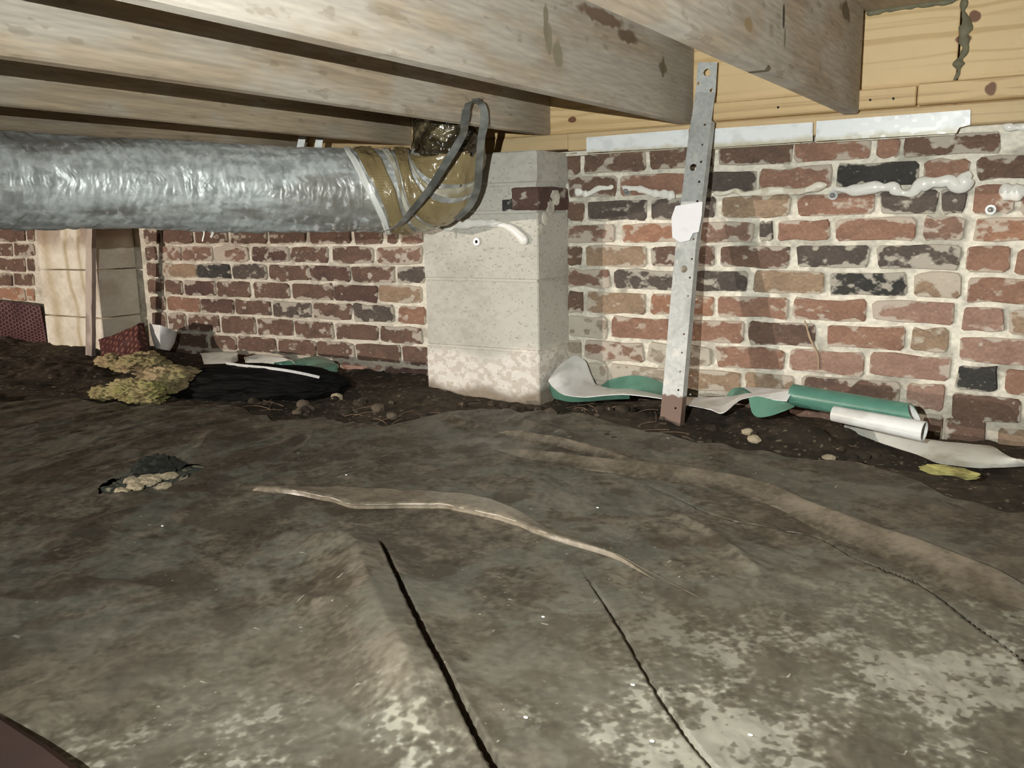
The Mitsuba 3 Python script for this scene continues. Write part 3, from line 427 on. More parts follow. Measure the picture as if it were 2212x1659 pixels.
mat('sheet_fold', fold_fn, 0.33, specular=0.5)
mat('crease_highlight', lambda p, n, uv: mix((.14, .115, .085), (.36, .31, .25), smoothstep(0.45, 0.6, fbm(p.x*22, p.y*22, 3, 3))), 0.16, specular=0.8)  # pleat highlight put into the pale colour of its crease
mat('insulation', lambda p, n, uv: mix(mix((.31, .265, .13), (.25, .235, .085), smoothstep(0.4, 0.65, fbm(p.x*9 + 4, p.y*9, p.z*9, 3))), (.15, .115, .05), smoothstep(0.46, 0.72, fbm(p.x*34, p.y*34, p.z*34, 4))), 0.98)
mat('insulation_buff', lambda p, n, uv: mix(mix((.36, .275, .16), (.29, .245, .12), smoothstep(0.4, 0.65, fbm(p.x*9 + 4, p.y*9, p.z*9, 3))), (.13, .095, .05), smoothstep(0.46, 0.72, fbm(p.x*34, p.y*34, p.z*34, 4))), 0.98)
mat('insulation_yellow', lambda p, n, uv: mix((.42, .375, .14), (.22, .19, .07), smoothstep(0.4, 0.7, fbm(p.x*40, p.y*40, p.z*40, 3))), 0.95)
mat('bag_black', (.0035, .0035, .0033), 0.75, specular=0.15)
def honey(u, v):
    a = dr.sin(u); b = dr.sin(u*0.5 + v*0.866); c = dr.sin(-u*0.5 + v*0.866)
    return a*a*0.34 + b*b*0.33 + c*c*0.33
def net_fn(p, n, uv):
    h = honey(uv.x*110, uv.y*60)
    return mix((.045, .016, .018), (.19, .105, .105), smoothstep(0.52, 0.75, h + 0.25*(fbm(p.x*9, p.y*9, p.z*9, 2) - 0.5)))
mat('net_maroon', net_fn, 0.6)
def bund_fn(p, n, uv):
    h = dr.abs(dr.sin(uv.x*26 + uv.y*13))*dr.abs(dr.sin(uv.x*26 - uv.y*13))
    return mix((.060, .013, .011), (.20, .085, .062), smoothstep(0.62, 0.85, h + 0.5*(fbm(p.x*30, p.y*30, p.z*30, 2) - 0.5)))
mat('bundle_maroon', bund_fn, 0.7)
mat('stake_wood', lambda p, n, uv: mix((.50, .42, .37), (.30, .24, .21), smoothstep(0.45, 0.7, fbm(p.x*30, p.y*30, p.z*8, 3))), 0.85)
mat('slab_clay', lambda p, n, uv: mix((.040, .018, .013), (.025, .012, .009), fbm(p.x*20, p.y*20, p.z*20, 3)), 0.9)
mat('stone', lambda p, n, uv: mix((.13, .10, .07), (.07, .052, .035), fbm(p.x*50, p.y*50, p.z*50, 3)), 0.9)
mat('chip', (.36, .30, .205), 0.9)
mat('twig', (.20, .13, .085), 0.9)
mat('root_tan', (.42, .31, .20), 0.9)
mat('hole_debris', lambda p, n, uv: mix((.055, .058, .045), (.33, .29, .20), smoothstep(0.5, 0.62, fbm(p.x*34, p.y*34, p.z*34, 4))), 0.9)

# ------------------------------------------------------------------ brick wall
rng = np.random.default_rng(7)
def wall_mesh(x0, x1, z0, z1, step=0.016):
    nx, nz = int((x1 - x0)/step) + 1, int((z1 - z0)/step) + 1
    X, Z = np.meshgrid(np.linspace(x0, x1, nx), np.linspace(z0, z1, nz), indexing='ij')
    Y = W + 0.0035 + 0.004*(meshkit.fbm(np.stack([X*30, Z*30, X*0], -1), 3, 3) - 0.5)
    v = np.stack([X, Y, Z], -1).reshape(-1, 3)
    f = grid_faces(nx, nz)
    m = trimesh.Trimesh(v, f[:, ::-1] if False else f, process=False)
    back = trimesh.creation.box(bounds=[[x0, W + 0.012, z0], [x1, W + 0.10, z1]])
    return trimesh.util.concatenate([m, back])
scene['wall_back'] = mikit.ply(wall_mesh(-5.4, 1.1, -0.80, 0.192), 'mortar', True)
labels['wall_back'] = {'label': 'brick foundation wall with wide cream mortar joints at the back of the crawl space', 'category': 'wall', 'kind': 'structure'}

def brick_mesh(x0, x1, z0, z1, proud=0.004):
    w, h = x1 - x0, z1 - z0
    c = min(0.008, w*0.2)
    base = [(c, 0), (w*0.33, 0), (w*0.66, 0), (w - c, 0), (w, c), (w, h - c), (w - c, h), (w*0.66, h), (w*0.33, h), (c, h), (0, h - c), (0, c)]
    P = np.array(base, float)
    P += rng.normal(0, 0.0022, P.shape)
    cen = P.mean(0)
    inn = P + (cen - P)/np.maximum(np.linalg.norm(cen - P, axis=1, keepdims=True), 1e-6)*0.003
    y = W - proud - rng.uniform(0, 0.0025)
    tilt = rng.normal(0, 0.008)
    n = len(P)
    v = [[x0 + a, y + tilt*(a - w/2)*0.3, z0 + b] for a, b in inn] + [[x0 + a, y + 0.0028, z0 + b] for a, b in P] + [[x0 + a, W + 0.012, z0 + b] for a, b in P]
    v.append([x0 + cen[0], y, z0 + cen[1]])
    j = np.arange(n); k = (j + 1) % n
    f = [[3*n, a, b] for a, b in zip(j, k)]
    for o in (0, n):
        f += [[a + o, a + o + n, b + o + n] for a, b in zip(j, k)] + [[a + o, b + o + n, b + o] for a, b in zip(j, k)]
    v = np.array(v)
    uv = np.c_[(v[:, 0] - x0)/w, (v[:, 2] - z0)/h]
    return trimesh.Trimesh(v, f, process=False), np.clip(uv, 0, 1)
for i, (x0, x1, z0, z1, t_) in enumerate(BRICKS):
    m, uv = brick_mesh(x0, x1, z0, z1)
    put('brick', m, 'brick_' + t_, parent='wall_back', uv=uv)

# ------------------------------------------------------------------ floor of bare soil
PF = {k: np.array(v) for k, v in FOLDS.items()}
def sm(a, b, x):
    t = np.clip((x - a)/(b - a), 0, 1); return t*t*(3 - 2*t)
def ground(X, Y):
    z = -0.521 - 0.042*sm(1.88, 2.15, Y)*sm(-0.72, -0.22, X) - 0.012*sm(1.9, 2.2, Y)*sm(-1.75, -1.5, X)*(1 - sm(-1.1, -0.8, X))
    z = z + 0.028*np.exp(-((X + 0.93)/0.13)**2 - ((Y - 2.06)/0.09)**2) + 0.045*np.exp(-((X + 0.47)/0.075)**2 - ((Y - 2.13)/0.06)**2)
    z = z + 0.020*np.exp(-((X + 1.72)/0.14)**2 - ((Y - 2.10)/0.12)**2)
    z = z + 0.03*sm(-2.6, -3.6, X)*sm(1.5, 2.1, Y)
    z = z - 0.02*np.exp(-((Y - 1.98)/0.07)**2)*sm(-0.75, -0.5, X)
    return z
def dirt_z(X, Y):
    p = np.stack([X*7, Y*7, X*0 + 3], -1)
    rough = sm(1.45, 1.8, Y)
    return ground(X, Y) + (0.036*(meshkit.fbm(p, 4, 5) - 0.5) + 0.020*(meshkit.fbm(p*4.2, 3, 8) - 0.5))*rough - 0.014*(1 - rough)
def height_mesh(xs, ys, fn):
    X, Y = np.meshgrid(xs, ys, indexing='ij')
    return trimesh.Trimesh(np.stack([X, Y, fn(X, Y)], -1).reshape(-1, 3), grid_faces(len(xs), len(ys)), process=False)
ys_ = np.r_[np.linspace(-3.2, 1.3, 60), np.linspace(1.31, W + 0.03, 130)]
scene['floor'] = mikit.ply(height_mesh(np.linspace(-5.5, 1.2, 700), ys_, dirt_z), 'dirt', True)
labels['floor'] = {'label': 'bare dark brown soil floor along the foot of the brick wall', 'category': 'floor', 'kind': 'structure'}

# ------------------------------------------------------------------ plastic ground sheet
ED = np.array(EDGE)
ED = ED[np.argsort(ED[:, 0])]
ED = np.vstack([[-5.4, 1.28], [-4.2, 1.34], [-3.4, 1.38], ED[:], [0.6, 1.72], [1.1, 1.72]])
ED = ED[np.r_[True, np.diff(ED[:, 0]) > 1e-4]]
def edge_y(x):
    return np.interp(x, ED[:, 0], ED[:, 1]) + 0.012*(meshkit.fbm(np.stack([x*22, x*0, x*0], -1), 3, 2) - 0.5)
def near_line(X, Y, pl):
    """Signed distance to the polyline (left of its direction is positive) and how far along it, 0 to 1."""
    p = resample(pl, 40); best = np.full(X.shape, 9.0); sg = np.zeros(X.shape); tt = np.zeros(X.shape)
    for i in range(len(p) - 1):
        a, d = p[i], p[i + 1] - p[i]; L = d @ d
        t = np.clip(((X - a[0])*d[0] + (Y - a[1])*d[1])/L, 0, 1)
        ex, ey = X - a[0] - t*d[0], Y - a[1] - t*d[1]
        q = np.hypot(ex, ey); s = np.sign(d[0]*ey - d[1]*ex)
        u = q < best
        best = np.where(u, q, best); sg = np.where(u, s, sg); tt = np.where(u, (i + t)/(len(p) - 1), tt)
    return best*sg, tt
def ridge(X, Y, key, h, wl, wr, taper=(0.12, 0.12), pw=1.5):
    d, t = near_line(X, Y, PF[key])
    e = sm(0, taper[0], t)*sm(1, 1 - taper[1], t)
    w = np.where(d > 0, wl, wr)
    return h*e*np.exp(-np.abs(d/w)**pw)
def pleat(X, Y, key, h, wf, wn, taper=(0.05, 0.2)):
    """A fold with a straight face towards the viewer and a steep back."""
    d, t = near_line(X, Y, PF[key])
    e = sm(0, taper[0], t)*sm(1, 1 - taper[1], t)
    return h*e*np.where(d > 0, np.exp(-(d/wf)**2), np.clip(1 + d/wn, 0, 1))
def sheet_z(X, Y):
    p = np.stack([X, Y, X*0], -1)
    z = ground(X, Y) + 0.009
    z += 0.0040*(meshkit.fbm(p*np.array([5.5, 5.5, 1]), 3, 11) - 0.5) + 0.006*(meshkit.fbm(p*2.2, 2, 14) - 0.5)
    # small creases, stretched along the sheet's pull
    wob = 0.05*(meshkit.noise(p*6, 3) - 0.5)
    t = sm(-1.25, -0.55, X)
    for seed, (u, v), k in ((21, (X + wob, Y), 1 - t), (22, (X*0.45 + Y*0.9 + wob, X*0.9 - Y*0.45), t)):
        cre = 1 - np.abs(2*meshkit.fbm(np.stack([u*15, v*3.5, X*0], -1), 3, seed) - 1)
        z += k*0.0050*np.clip(cre - 0.70, 0, 1)/0.30*sm(0.9, 1.3, Y)*(0.4 + 0.6*sm(-0.9, -1.4, X))
    z += 0.0022*(meshkit.fbm(p*30, 3, 33) - 0.5)
    z += pleat(X, Y, 'f7', 0.024, 0.012, 0.13, (0.05, 0.7))
    z += ridge(X, Y, 'f9', 0.010, 0.03, 0.03, (0.3, 0.4))
    for k, h, w in (('g1', .012, .02), ('g2', .010, .018), ('g3', .012, .018), ('g4', .010, .014), ('g5', .010, .016), ('g6', .010, .02), ('g7', .008, .03), ('g8', .020, .028), ('g9', .006, .012), ('g10', .007, .012)):
        z += ridge(X, Y, k, h, w, w, (0.3, 0.3))
    # the long pleat in the foreground: a soft ridge that drops sharply into a gap
    z += ridge(X, Y, 'f5r', 0.034, 0.050, 0.055, (0.2, 0.25))
    for k, h, g, w0, w1, tp in (('f5', 0.012, 0.040, 0.0030, 0.0060, 0.15), ('f4', 0.004, 0.018, 0.0026, 0.0034, 0.2), ('f6', 0.003, 0.012, 0.0022, 0.0028, 0.3)):
        d, t = near_line(X, Y, PF[k])
        e = sm(0, tp, t)*sm(1.01, 0.97 if k == 'f5' else 0.9, t)
        wd = w0 + (w1 - w0)*t
        z += e*h*np.exp(-np.abs(d)/0.035)*(d < 0) - e*g*np.exp(-(np.abs(d)/wd)**4)
    hx, hy = HOLE
    r = np.hypot((X - hx)/0.075, (Y - hy)/0.10)
    z += 0.010*np.exp(-((r - 1)/0.25)**2)
    return z
def vary(lo, hi, segs):
    out = [lo]
    for e, st in segs:
        n = max(1, int(round((e - out[-1])/st))); out += list(np.linspace(out[-1], e, n + 1)[1:])
    return np.array(out)
sx = vary(-5.3, 1.05, [(-2.7, 0.04), (-1.7, 0.011), (-0.2, 0.0042), (0.12, 0.006), (1.05, 0.05)])
sv = vary(0, 1, [(0.10, 0.004), (1.0, 0.004)])
st_ = np.r_[np.linspace(0, 0.05, 10), np.linspace(0.054, 0.30, 100)[0:], np.linspace(0.302, 0.46, 85)]
# rows from the far edge towards the camera
rows_d = np.r_[np.linspace(0, 1.30, 300), np.linspace(1.32, 4.4, 36)]
SX = np.repeat(sx[:, None], len(rows_d), 1)
EY = edge_y(sx)
SY = EY[:, None] - rows_d[None, :]
SZ = sheet_z(SX, SY)
lip = np.exp(-rows_d/0.012)[None, :]
SZ = SZ + 0.004*lip*np.sin(SX*37 + 2*np.sin(SX*11))
hx, hy = HOLE
rr = np.hypot((SX - hx)/0.075, (SY - hy)/0.115) + 0.5*(meshkit.fbm(np.stack([SX*30, SY*30, SX*0], -1), 3, 4) - 0.5)
F_ = grid_faces(len(sx), len(rows_d))
keep = ~(rr.reshape(-1)[F_] < 0.9).all(1)
sheet = trimesh.Trimesh(np.stack([SX, SY, SZ], -1).reshape(-1, 3), F_[keep][:, ::-1], process=False)
sheet.remove_unreferenced_vertices()
k = put('ground_sheet', sheet, 'sheet', True)
tag(k, 'wrinkled muddy brown plastic vapour barrier sheet spread over the whole floor', 'plastic sheet')

# pleats: folded double layers of the sheet that lie on it, each with a raised crease
def on_sheet(P): return np.asarray(sheet_z(P[..., 0], P[..., 1]))
def pleat_part(top, bottom, crest, h, hmin, m=220, k=16, fade=0.15, lap=0.0):
    a, b = resample(PF[top], m), resample(PF[bottom], m)
    s_ = np.linspace(0, 1, k)[:, None, None]
    G = a*(1 - s_) + b*s_
    v_ = np.linspace(0, 1, k)[:, None]; u_ = np.linspace(0, 1, m)[None, :]
    e = sm(0, 0.04 if crest == 'bottom' else 0.25, u_)*sm(1, 1 - fade, u_)
    prof = v_ if crest == 'bottom' else 1 - v_
    body = hmin + (h - hmin)*prof**1.5
    edge = np.clip(np.minimum(v_, 1 - v_)*k/1.6, 0, 1)**0.5
    z = on_sheet(G) + 0.0012*e + 0.0012*(meshkit.fbm(np.stack([G[..., 0]*40, G[..., 1]*40, G[..., 0]*0], -1), 3, 6) - .5) + body*e*edge - 0.004*(1 - edge) - 0.006*(1 - e)
    put('pleat', trimesh.Trimesh(np.concatenate([G, z[..., None]], -1).reshape(-1, 3), grid_faces(k, m), process=False), 'sheet_fold', True, parent='ground_sheet', uv=np.stack(np.broadcast_arrays(u_, np.maximum(v_ if crest == 'top' else v_*0, 1 - e)), -1).reshape(-1, 2))
    return G, z
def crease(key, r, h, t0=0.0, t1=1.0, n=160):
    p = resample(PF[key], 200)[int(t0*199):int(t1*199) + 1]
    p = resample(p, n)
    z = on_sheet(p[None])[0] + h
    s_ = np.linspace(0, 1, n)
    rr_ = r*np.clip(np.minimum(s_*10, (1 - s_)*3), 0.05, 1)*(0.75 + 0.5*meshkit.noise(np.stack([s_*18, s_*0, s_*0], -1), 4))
    put('crease', sweep(np.c_[p, z], rr_, 8, True), 'crease_highlight', True, parent='ground_sheet')
pleat_part('f1', 'f1b', 'bottom', 0.010, 0.0035, fade=0.3)
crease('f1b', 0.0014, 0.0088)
pleat_part('f2', 'f2b', 'top', 0.016, 0.001, fade=0.1)
pleat_part('f3', 'f3b', 'top', 0.012, 0.001, fade=0.4)

# ------------------------------------------------------------------ timber: ceiling, rim, sill, ledger, joists
scene['ceiling'] = mikit.ply(trimesh.creation.box(bounds=[[-5.5, -3.2, 0.4745], [1.2, W + 0.12, 0.495]]), 'wood_sub')
labels['ceiling'] = {'label': 'underside of the timber subfloor above the joists', 'category': 'ceiling', 'kind': 'structure'}
RX = -0.2235
k = put('rim_board', bevel_box(-5.4, RX - 0.0022, W - 0.008, W + 0.03, 0.2435, 0.4735, 0.002), 'pine_rim')
tag(k, 'yellow pine rim board behind the joist ends, running left from the dark butt seam', 'rim board')
k = put('rim_board', bevel_box(RX + 0.0022, 1.1, W - 0.008, W + 0.03, 0.2435, 0.4735, 0.002), 'pine_rim')
tag(k, 'short yellow pine rim board at top right corner, right of the dark butt seam', 'rim board')
k = put('sill_plate', bevel_box(-5.4, -1.2386, W - 0.02, W + 0.10, 0.198, 0.2425, 0.003), 'pine_sill')
tag(k, 'tan sill plate lying on top of the left wall and the concrete block pier', 'sill plate')
k = put('sill_plate', bevel_box(-1.2375, 1.1, W - 0.02, W + 0.10, 0.1925, 0.2425, 0.003), 'pine_sill')
tag(k, 'tan sill plate behind and right of the white flashing on the right wall', 'sill plate')
k = put('ledger_strip', bevel_box(-0.7935, -0.3035, W - 0.045, W - 0.0085, 0.2440, 0.2895, 0.003), 'pine_ledger')
tag(k, 'square ledger strip with nail holes under the rightmost joist end, over the white flashing', 'ledger strip')
LS1 = k
k = put('ledger_strip', bevel_box(-0.3005, 1.0, W - 0.052, W - 0.0085, 0.2440, 0.2915, 0.003), 'pine_ledger')
tag(k, 'square ledger strip with a dark knot at the right, above the torn flashing end', 'ledger strip')
for x, z in ((-.6233, .2644), (-.4044, .2642), (-.3528, .263)):
    m = trimesh.creation.cylinder(0.0028, 0.003, sections=12); m.apply_transform(trimesh.transformations.rotation_matrix(math.pi/2, [1, 0, 0]))
    m.apply_translation([x, W - 0.045, z]); put('nail_hole', m, 'dark_hole', parent=LS1)

JO = [('floor_joist', -0.430, 0.2350, 2.327, 'wood_a', 'wide weathered floor joist nearest the lens at top right, its end over the white flashing'),
      ('floor_joist', -0.860, 0.2435, W - 0.012, 'wood_b', 'grey weathered floor joist with star shaped stain, its end behind the galvanized post'),
      ('floor_joist', -1.298, 0.2437, W - 0.012, 'wood_d', 'tan floor joist that carries the steel hanger strap of the duct'),
      ('floor_joist', -1.812, 0.2450, W - 0.012, 'wood_e', 'tan floor joist crossing just above the silver duct'),
      ('floor_joist', -2.27, 0.2440, W - 0.012, 'wood_e', 'shadowed floor joist behind the top of the silver duct at far left'),
      ('floor_joist', -2.72, 0.2440, W - 0.012, 'wood_e', 'farthest floor joist, deep in shade behind the silver duct')]
y0 = -3.1
for nm, x, ZB, y1, b, lab in JO:
    L = np.linspace(y0, y1, 90)
    bow = 0.003*(meshkit.fbm(np.stack([L*1.3 + x*9, L*0, L*0], -1), 2, 3) - 0.5)
    r = 0.004
    ring = [(-0.038 + r, ZB), (-r, ZB), (0, ZB + r), (0, 0.474), (-0.038, 0.474), (-0.038, ZB + r)]
    v = np.stack([np.stack([np.full(len(L), x + a) + bow, L, np.full(len(L), zz) + (bow*0.8 if zz < 0.3 else 0)], -1) for a, zz in ring], 1)
    f = grid_faces(len(L), 6, True); e = (len(L) - 1)*6
    f = np.vstack([f, [[0, 1, 2], [0, 2, 3], [0, 3, 4], [0, 4, 5]], [[e, e + i + 1, e + i] for i in range(1, 5)]])
    m = trimesh.Trimesh(v.reshape(-1, 3), f, process=False); m.fix_normals()
    tag(put(nm, m, b), lab, 'floor joist')
# unseen beam behind the camera, added to cut off the second lamp higher up
g = thing('added_girder', 'added unseen timber beam behind the viewer that cuts off the second lamp', 'added_girder')
for i in range(3):
    put('plank', bevel_box(-5.4, 1.15, -1.30 + 0.04*i, -1.262 + 0.04*i, 0.0315, 0.2335, 0.002), 'wood_e', parent=g)

# sealant along the rim seam and the rim top
def bead(pts, rad, mat_, key, label, cat='sealant bead', wob=0.35, squash=0.6, seed=1, group=None, n=70, ends=True):
    p = spline(np.array(pts), n) if len(pts) > 2 else resample(np.array(pts), n)
    s = np.linspace(0, 1, n)
    rad = 1.3*np.interp(s, np.linspace(0, 1, len(rad)), rad) if np.ndim(rad) else np.full(n, rad)
    r = rad*(1 + wob*2*(meshkit.noise(np.stack([s*n/5.0, s*0 + seed, s*0], -1), seed) - 0.5))
    if ends: r = r*np.clip(np.sqrt(np.minimum(s, 1 - s)*n/4.0 + 0.02), 0, 1)
    m = sweep(p, r, 12, True, up=(0, 1, 0.01), squash=squash)
    return tag(put(key, m, mat_, 40), label, cat, group)
bead([(RX + .006, W - .009, .474), (RX + .004, W - .009, .445), (RX + .012, W - .009, .42), (RX + .008, W - .009, .39), (RX + .014, W - .009, .365), (RX + .002, W - .009, .335), (RX + .003, W - .009, .315), (RX - .008, W - .009, .295)], [.006, .007, .009, .007, .009, .006, .003], 'sealant_grey', 'seam_sealant', 'ragged dark sealant down the butt seam of the yellow rim boards', seed=5, wob=.6)
bead([(-.43, W - .010, .468), (-.40, W - .010, .471), (-.36, W - .010, .472), (-.30, W - .010, .473), (-.235, W - .010, .473)], [.006, .005, .0045, .006, .004], 'sealant_grey', 'seam_sealant', 'greenish sealant line along the top edge of the yellow rim board', seed=8)

# ------------------------------------------------------------------ white flashing
def plate(outline, y, t, bend=0.0, seed=0):
    pg = Polygon([(a, b) for a, b in outline])
    m = trimesh.creation.extrude_polygon(pg, t, engine='earcut')
    v = np.array(m.vertices)
    m.vertices = np.c_[v[:, 0], y - v[:, 2], v[:, 1]]
    m.fix_normals()
    return m
def flashing(pts, label, y=W - 0.0295):
    t = thing('flashing', label, 'flashing')
    o = [(p[0], p[2]) for p in pts]
    put('face', plate(o, y, 0.0018), 'flashing_white', parent=t)
    x0 = min(p[0] for p in pts); x1 = max(p[0] for p in pts); zb = min(p[2] for p in pts)
    put('lip', bevel_box(x0, x1 - 0.03, y - 0.0015, W - 0.001, zb - 0.0035, zb - 0.0008, 0.0008), 'flashing_white', parent=t)
    return t
t1 = flashing(FL1, 'white sheet metal flashing strip left of the galvanized post, under the rim')
put('drip_edge', bevel_box(-1.238, -1.168, W - 0.031, W - 0.022, 0.1765, 0.1835, 0.001), 'flashing_white', parent=t1)
flashing(FL2, 'white flashing strip between the galvanized post and the stained joint')
flashing(FL3, 'wet glossy white flashing strip with a torn right end, under the rightmost joist')
flashing(FL0, 'short white flashing strip seen above the duct, left of its dark boot')

# ------------------------------------------------------------------ concrete block piers
def pier(label, x0, x1, courses, bs, skew=0.0):
    t = thing('block_pier', label, 'pier')
    y0 = 2.185
    for i, (zb, zt) in enumerate(courses):
        j = np.random.default_rng(int(abs(x0)*100) + i).normal(0, 0.0022, 3)
        put('block', bevel_box(x0 + j[0], x1 + j[1]*0.4, y0 + abs(j[2]), W + 0.0, zb + 0.0025, zt - 0.0025, 0.0035), bs, parent=t)
    put('mortar_core', bevel_box(x0 + 0.007, x1 - 0.006, y0 + 0.006, W, courses[-1][0], courses[0][1] - 0.004, 0.002), bs, parent=t)
    return t
px0, px1 = -1.6505, -1.2475
P1 = pier('tall concrete block pier in the middle, white efflorescence along its foot', px0, px1, [(.0985, .1905), (-.1749, .0205), (-.3801, -.1749), (-.585, -.3801)], 'block')
# the thin course of that pier: a concrete filler and a broken brick at its right corner
put('filler_block', bevel_box(px0 + .003, -1.333, 2.188, W, .0225, .0965, .004), 'block', parent=P1)
def rough_prism(x0, x1, y0, y1, z0, z1, seed):
    m = bevel_box(x0, x1, y0, y1, z0, z1, 0.004).subdivide().subdivide().subdivide()
    v = np.array(m.vertices); m.vertices = v + 0.006*(meshkit.fbm(v*45, 3, seed)[:, None] - 0.5)*np.array([1, .6, 1])
    return m
m = rough_prism(-1.331, px1 + .003, 2.186, W, .024, .088, 3)
put('broken_brick', m, 'brick_m', parent=P1, uv=np.c_[np.full(len(m.vertices), .5), np.full(len(m.vertices), .5)])
m = rough_prism(-1.366, -1.329, 2.187, 2.22, .024, .058, 5)
put('broken_brick', m, 'brick_k', parent=P1, uv=np.c_[np.full(len(m.vertices), .5), np.full(len(m.vertices), .5)])
put('mortar_smear', trimesh.util.concatenate([blob((-1.2455, 2.29 - .03*i, .060 - .03*i), (.004, .026 - .003*i, .024 - .003*i), 3 + i, sub=3) for i in range(4)]), 'mortar', True, parent=P1)
pier('far left concrete block pier with yellow rust streaks, behind the thin stake', -3.7075, -3.307, [(-.1712, .030), (-.3675, -.1712), (-.57, -.3675), (.030, .19)][::1], 'block_stained')

# thin stake leaning in front of the far pier
s0, s1 = np.array(STAKE[0]), np.array(STAKE[1])
d_ = s0 - s1
pts = np.array([s1 - d_*0.10, s1 + d_*.3, s1 + d_*.65, s0, s0 + d_*0.25])
m = ribbon(resample(pts, 30), (1, 0.25, 0), 0.030, 0.022)
v = np.array(m.vertices); m.vertices = v + 0.004*(meshkit.fbm(v*np.array([40, 40, 12]), 2, 4)[:, None] - .5)
tag(put('stake', m, 'stake_wood'), 'thin pale wooden stake standing in front of the far left pier', 'stake')

# ------------------------------------------------------------------ galvanized post
po = thing('steel_post', 'perforated galvanized steel strip standing from soil to rim in front of the brick wall', 'steel post')
RW = np.array(POST)
parts = []
for i in range(len(RW) - 1):
    L0, R0, L1, R1 = RW[i, :3], RW[i, 3:], RW[i + 1, :3], RW[i + 1, 3:]
    pg = sbox(0, 0, 1, 1)
    ln = np.linalg.norm(L1 - L0); wd = np.linalg.norm(R0 - L0)
    pg = sbox(0, 0, wd, ln)
    for seg, u, v_, r in HOLES:
        if seg == i:
            pg = pg.difference(Point(u*wd, max(r + .001, min(ln - r - .001, v_*ln))).buffer(r, 12))
    m = trimesh.creation.extrude_polygon(pg, 0.0022, engine='earcut')
    v = np.array(m.vertices); u_ = (v[:, 0]/wd)[:, None]; w_ = (v[:, 1]/ln)[:, None]
    base = (L0*(1 - u_) + R0*u_)*(1 - w_) + (L1*(1 - u_) + R1*u_)*w_
    nrm = np.cross(R0 - L0, L1 - L0); nrm /= np.linalg.norm(nrm)
    if nrm[1] > 0: nrm = -nrm
    m.vertices = base + nrm*v[:, 2:3]
    m.fix_normals(); parts.append(m)
put('web', trimesh.util.concatenate(parts), 'galvanised', parent=po)
Rp = RW[2:, 3:]; Lp = RW[2:, :3]
put('flange', ribbon(resample(Rp + [0.0008, 0.008, 0], 40), (0.25, 1, 0), 0.018, 0.0022), 'galvanised', parent=po)
put('flange', ribbon(resample(Lp + [0.0, 0.008, 0], 40), (-0.25, 1, 0), 0.018, 0.0022), 'galvanised', parent=po)
# torn white sticker on it
tg = [(p[0], p[2]) for p in TAG]
m = trimesh.creation.extrude_polygon(Polygon(tg).buffer(0.0015), 0.0012, engine='earcut').subdivide().subdivide().subdivide()
v = np.array(m.vertices)
yy = np.interp(v[:, 1], [-0.07, 0.035], [2.213, 2.243])
m.vertices = np.c_[v[:, 0], yy - v[:, 2] + 0.003*(meshkit.fbm(np.c_[v[:, 0]*60, v[:, 1]*60, v[:, 0]*0], 3, 6) - 0.5), v[:, 1]]
m.fix_normals()
tag(put('sticker', m, 'paper_tag', 30), 'torn white sticker wrapped on the galvanized post', 'sticker')

# ------------------------------------------------------------------ duct
du = thing('air_duct', 'round silver foil insulated flex duct hanging under the joists, turning up at its taped end', 'duct')
pd = spline(np.vstack([np.array(DUCT)[0]*2 - np.array(DUCT)[1], DUCT]), 420)
def ddisp(s, a):
    p = np.stack(np.broadcast_arrays(s*100, np.cos(a)*2.2 + 3, np.sin(a)*2.2 + 3), -1)
    h = meshkit.fbm(p*np.array([1, 1, 1]), 3, 31) - 0.5
    q = np.stack(np.broadcast_arrays(s*9, np.cos(a)*1.2 + 3, np.sin(a)*1.2 + 3), -1)
    return 0.0075*h + 0.012*(meshkit.fbm(q, 2, 9) - 0.5)
N_, S_ = len(pd), 96
rad = np.linspace(0.1125, 0.1115, N_)
m = sweep(pd, rad, S_, False, disp=ddisp)
uv = np.stack(np.broadcast_arrays(np.linspace(0, 1, N_)[:, None]*1.0, (np.abs(np.arange(S_)/S_ - 0.5)*2)[None, :]), -1).reshape(-1, 2)
put('foil_jacket', m, 'foil', True, parent=du, uv=uv)
PF_ = spline(np.vstack([np.array(DUCT)[-2:-1], np.array(ELB)[:-1]]), 240)
tF, nF, bF = frames(PF_)
rF = np.interp(np.linspace(0, 1, 240), [0, .35, .5, .68, .82, .93, 1], [.1115, .112, .115, .112, .102, .094, .090])
def on_elbow(s, q, lift):
    """A point of the elbow's skin, lifted off it: s along it from 0 to 1, q around it from the top."""
    x = np.clip(s, 0, 1)*239
    from scipy.ndimage import map_coordinates as mc
    def look(A): return np.stack([mc(A[:, i], [x], order=1, mode='nearest') for i in range(3)], -1)
    r = mc(rF, [x], order=1) + lift
    k = np.stack([s*26, np.cos(q)*2 + 3, np.sin(q)*2 + 3], -1)
    r = r + 0.010*(meshkit.fbm(k, 3, 12) - 0.5)
    return look(PF_) + r[..., None]*(np.cos(q)[..., None]*look(nF) + np.sin(q)[..., None]*look(bF))
qs = np.linspace(0, 2*np.pi, 97)
S0, Q0 = np.meshgrid(np.linspace(0.335, 1, 150), qs, indexing='ij')
G = on_elbow(S0, Q0, np.zeros_like(S0)).reshape(-1, 3)
me = trimesh.Trimesh(G, grid_faces(150, 97), process=False); me.fix_normals()
put('elbow', me, 'foil', True, parent=du, uv=np.c_[0.86 + 0.2*S0.reshape(-1), np.abs(Q0.reshape(-1)/(2*np.pi) - 0.5)*2])
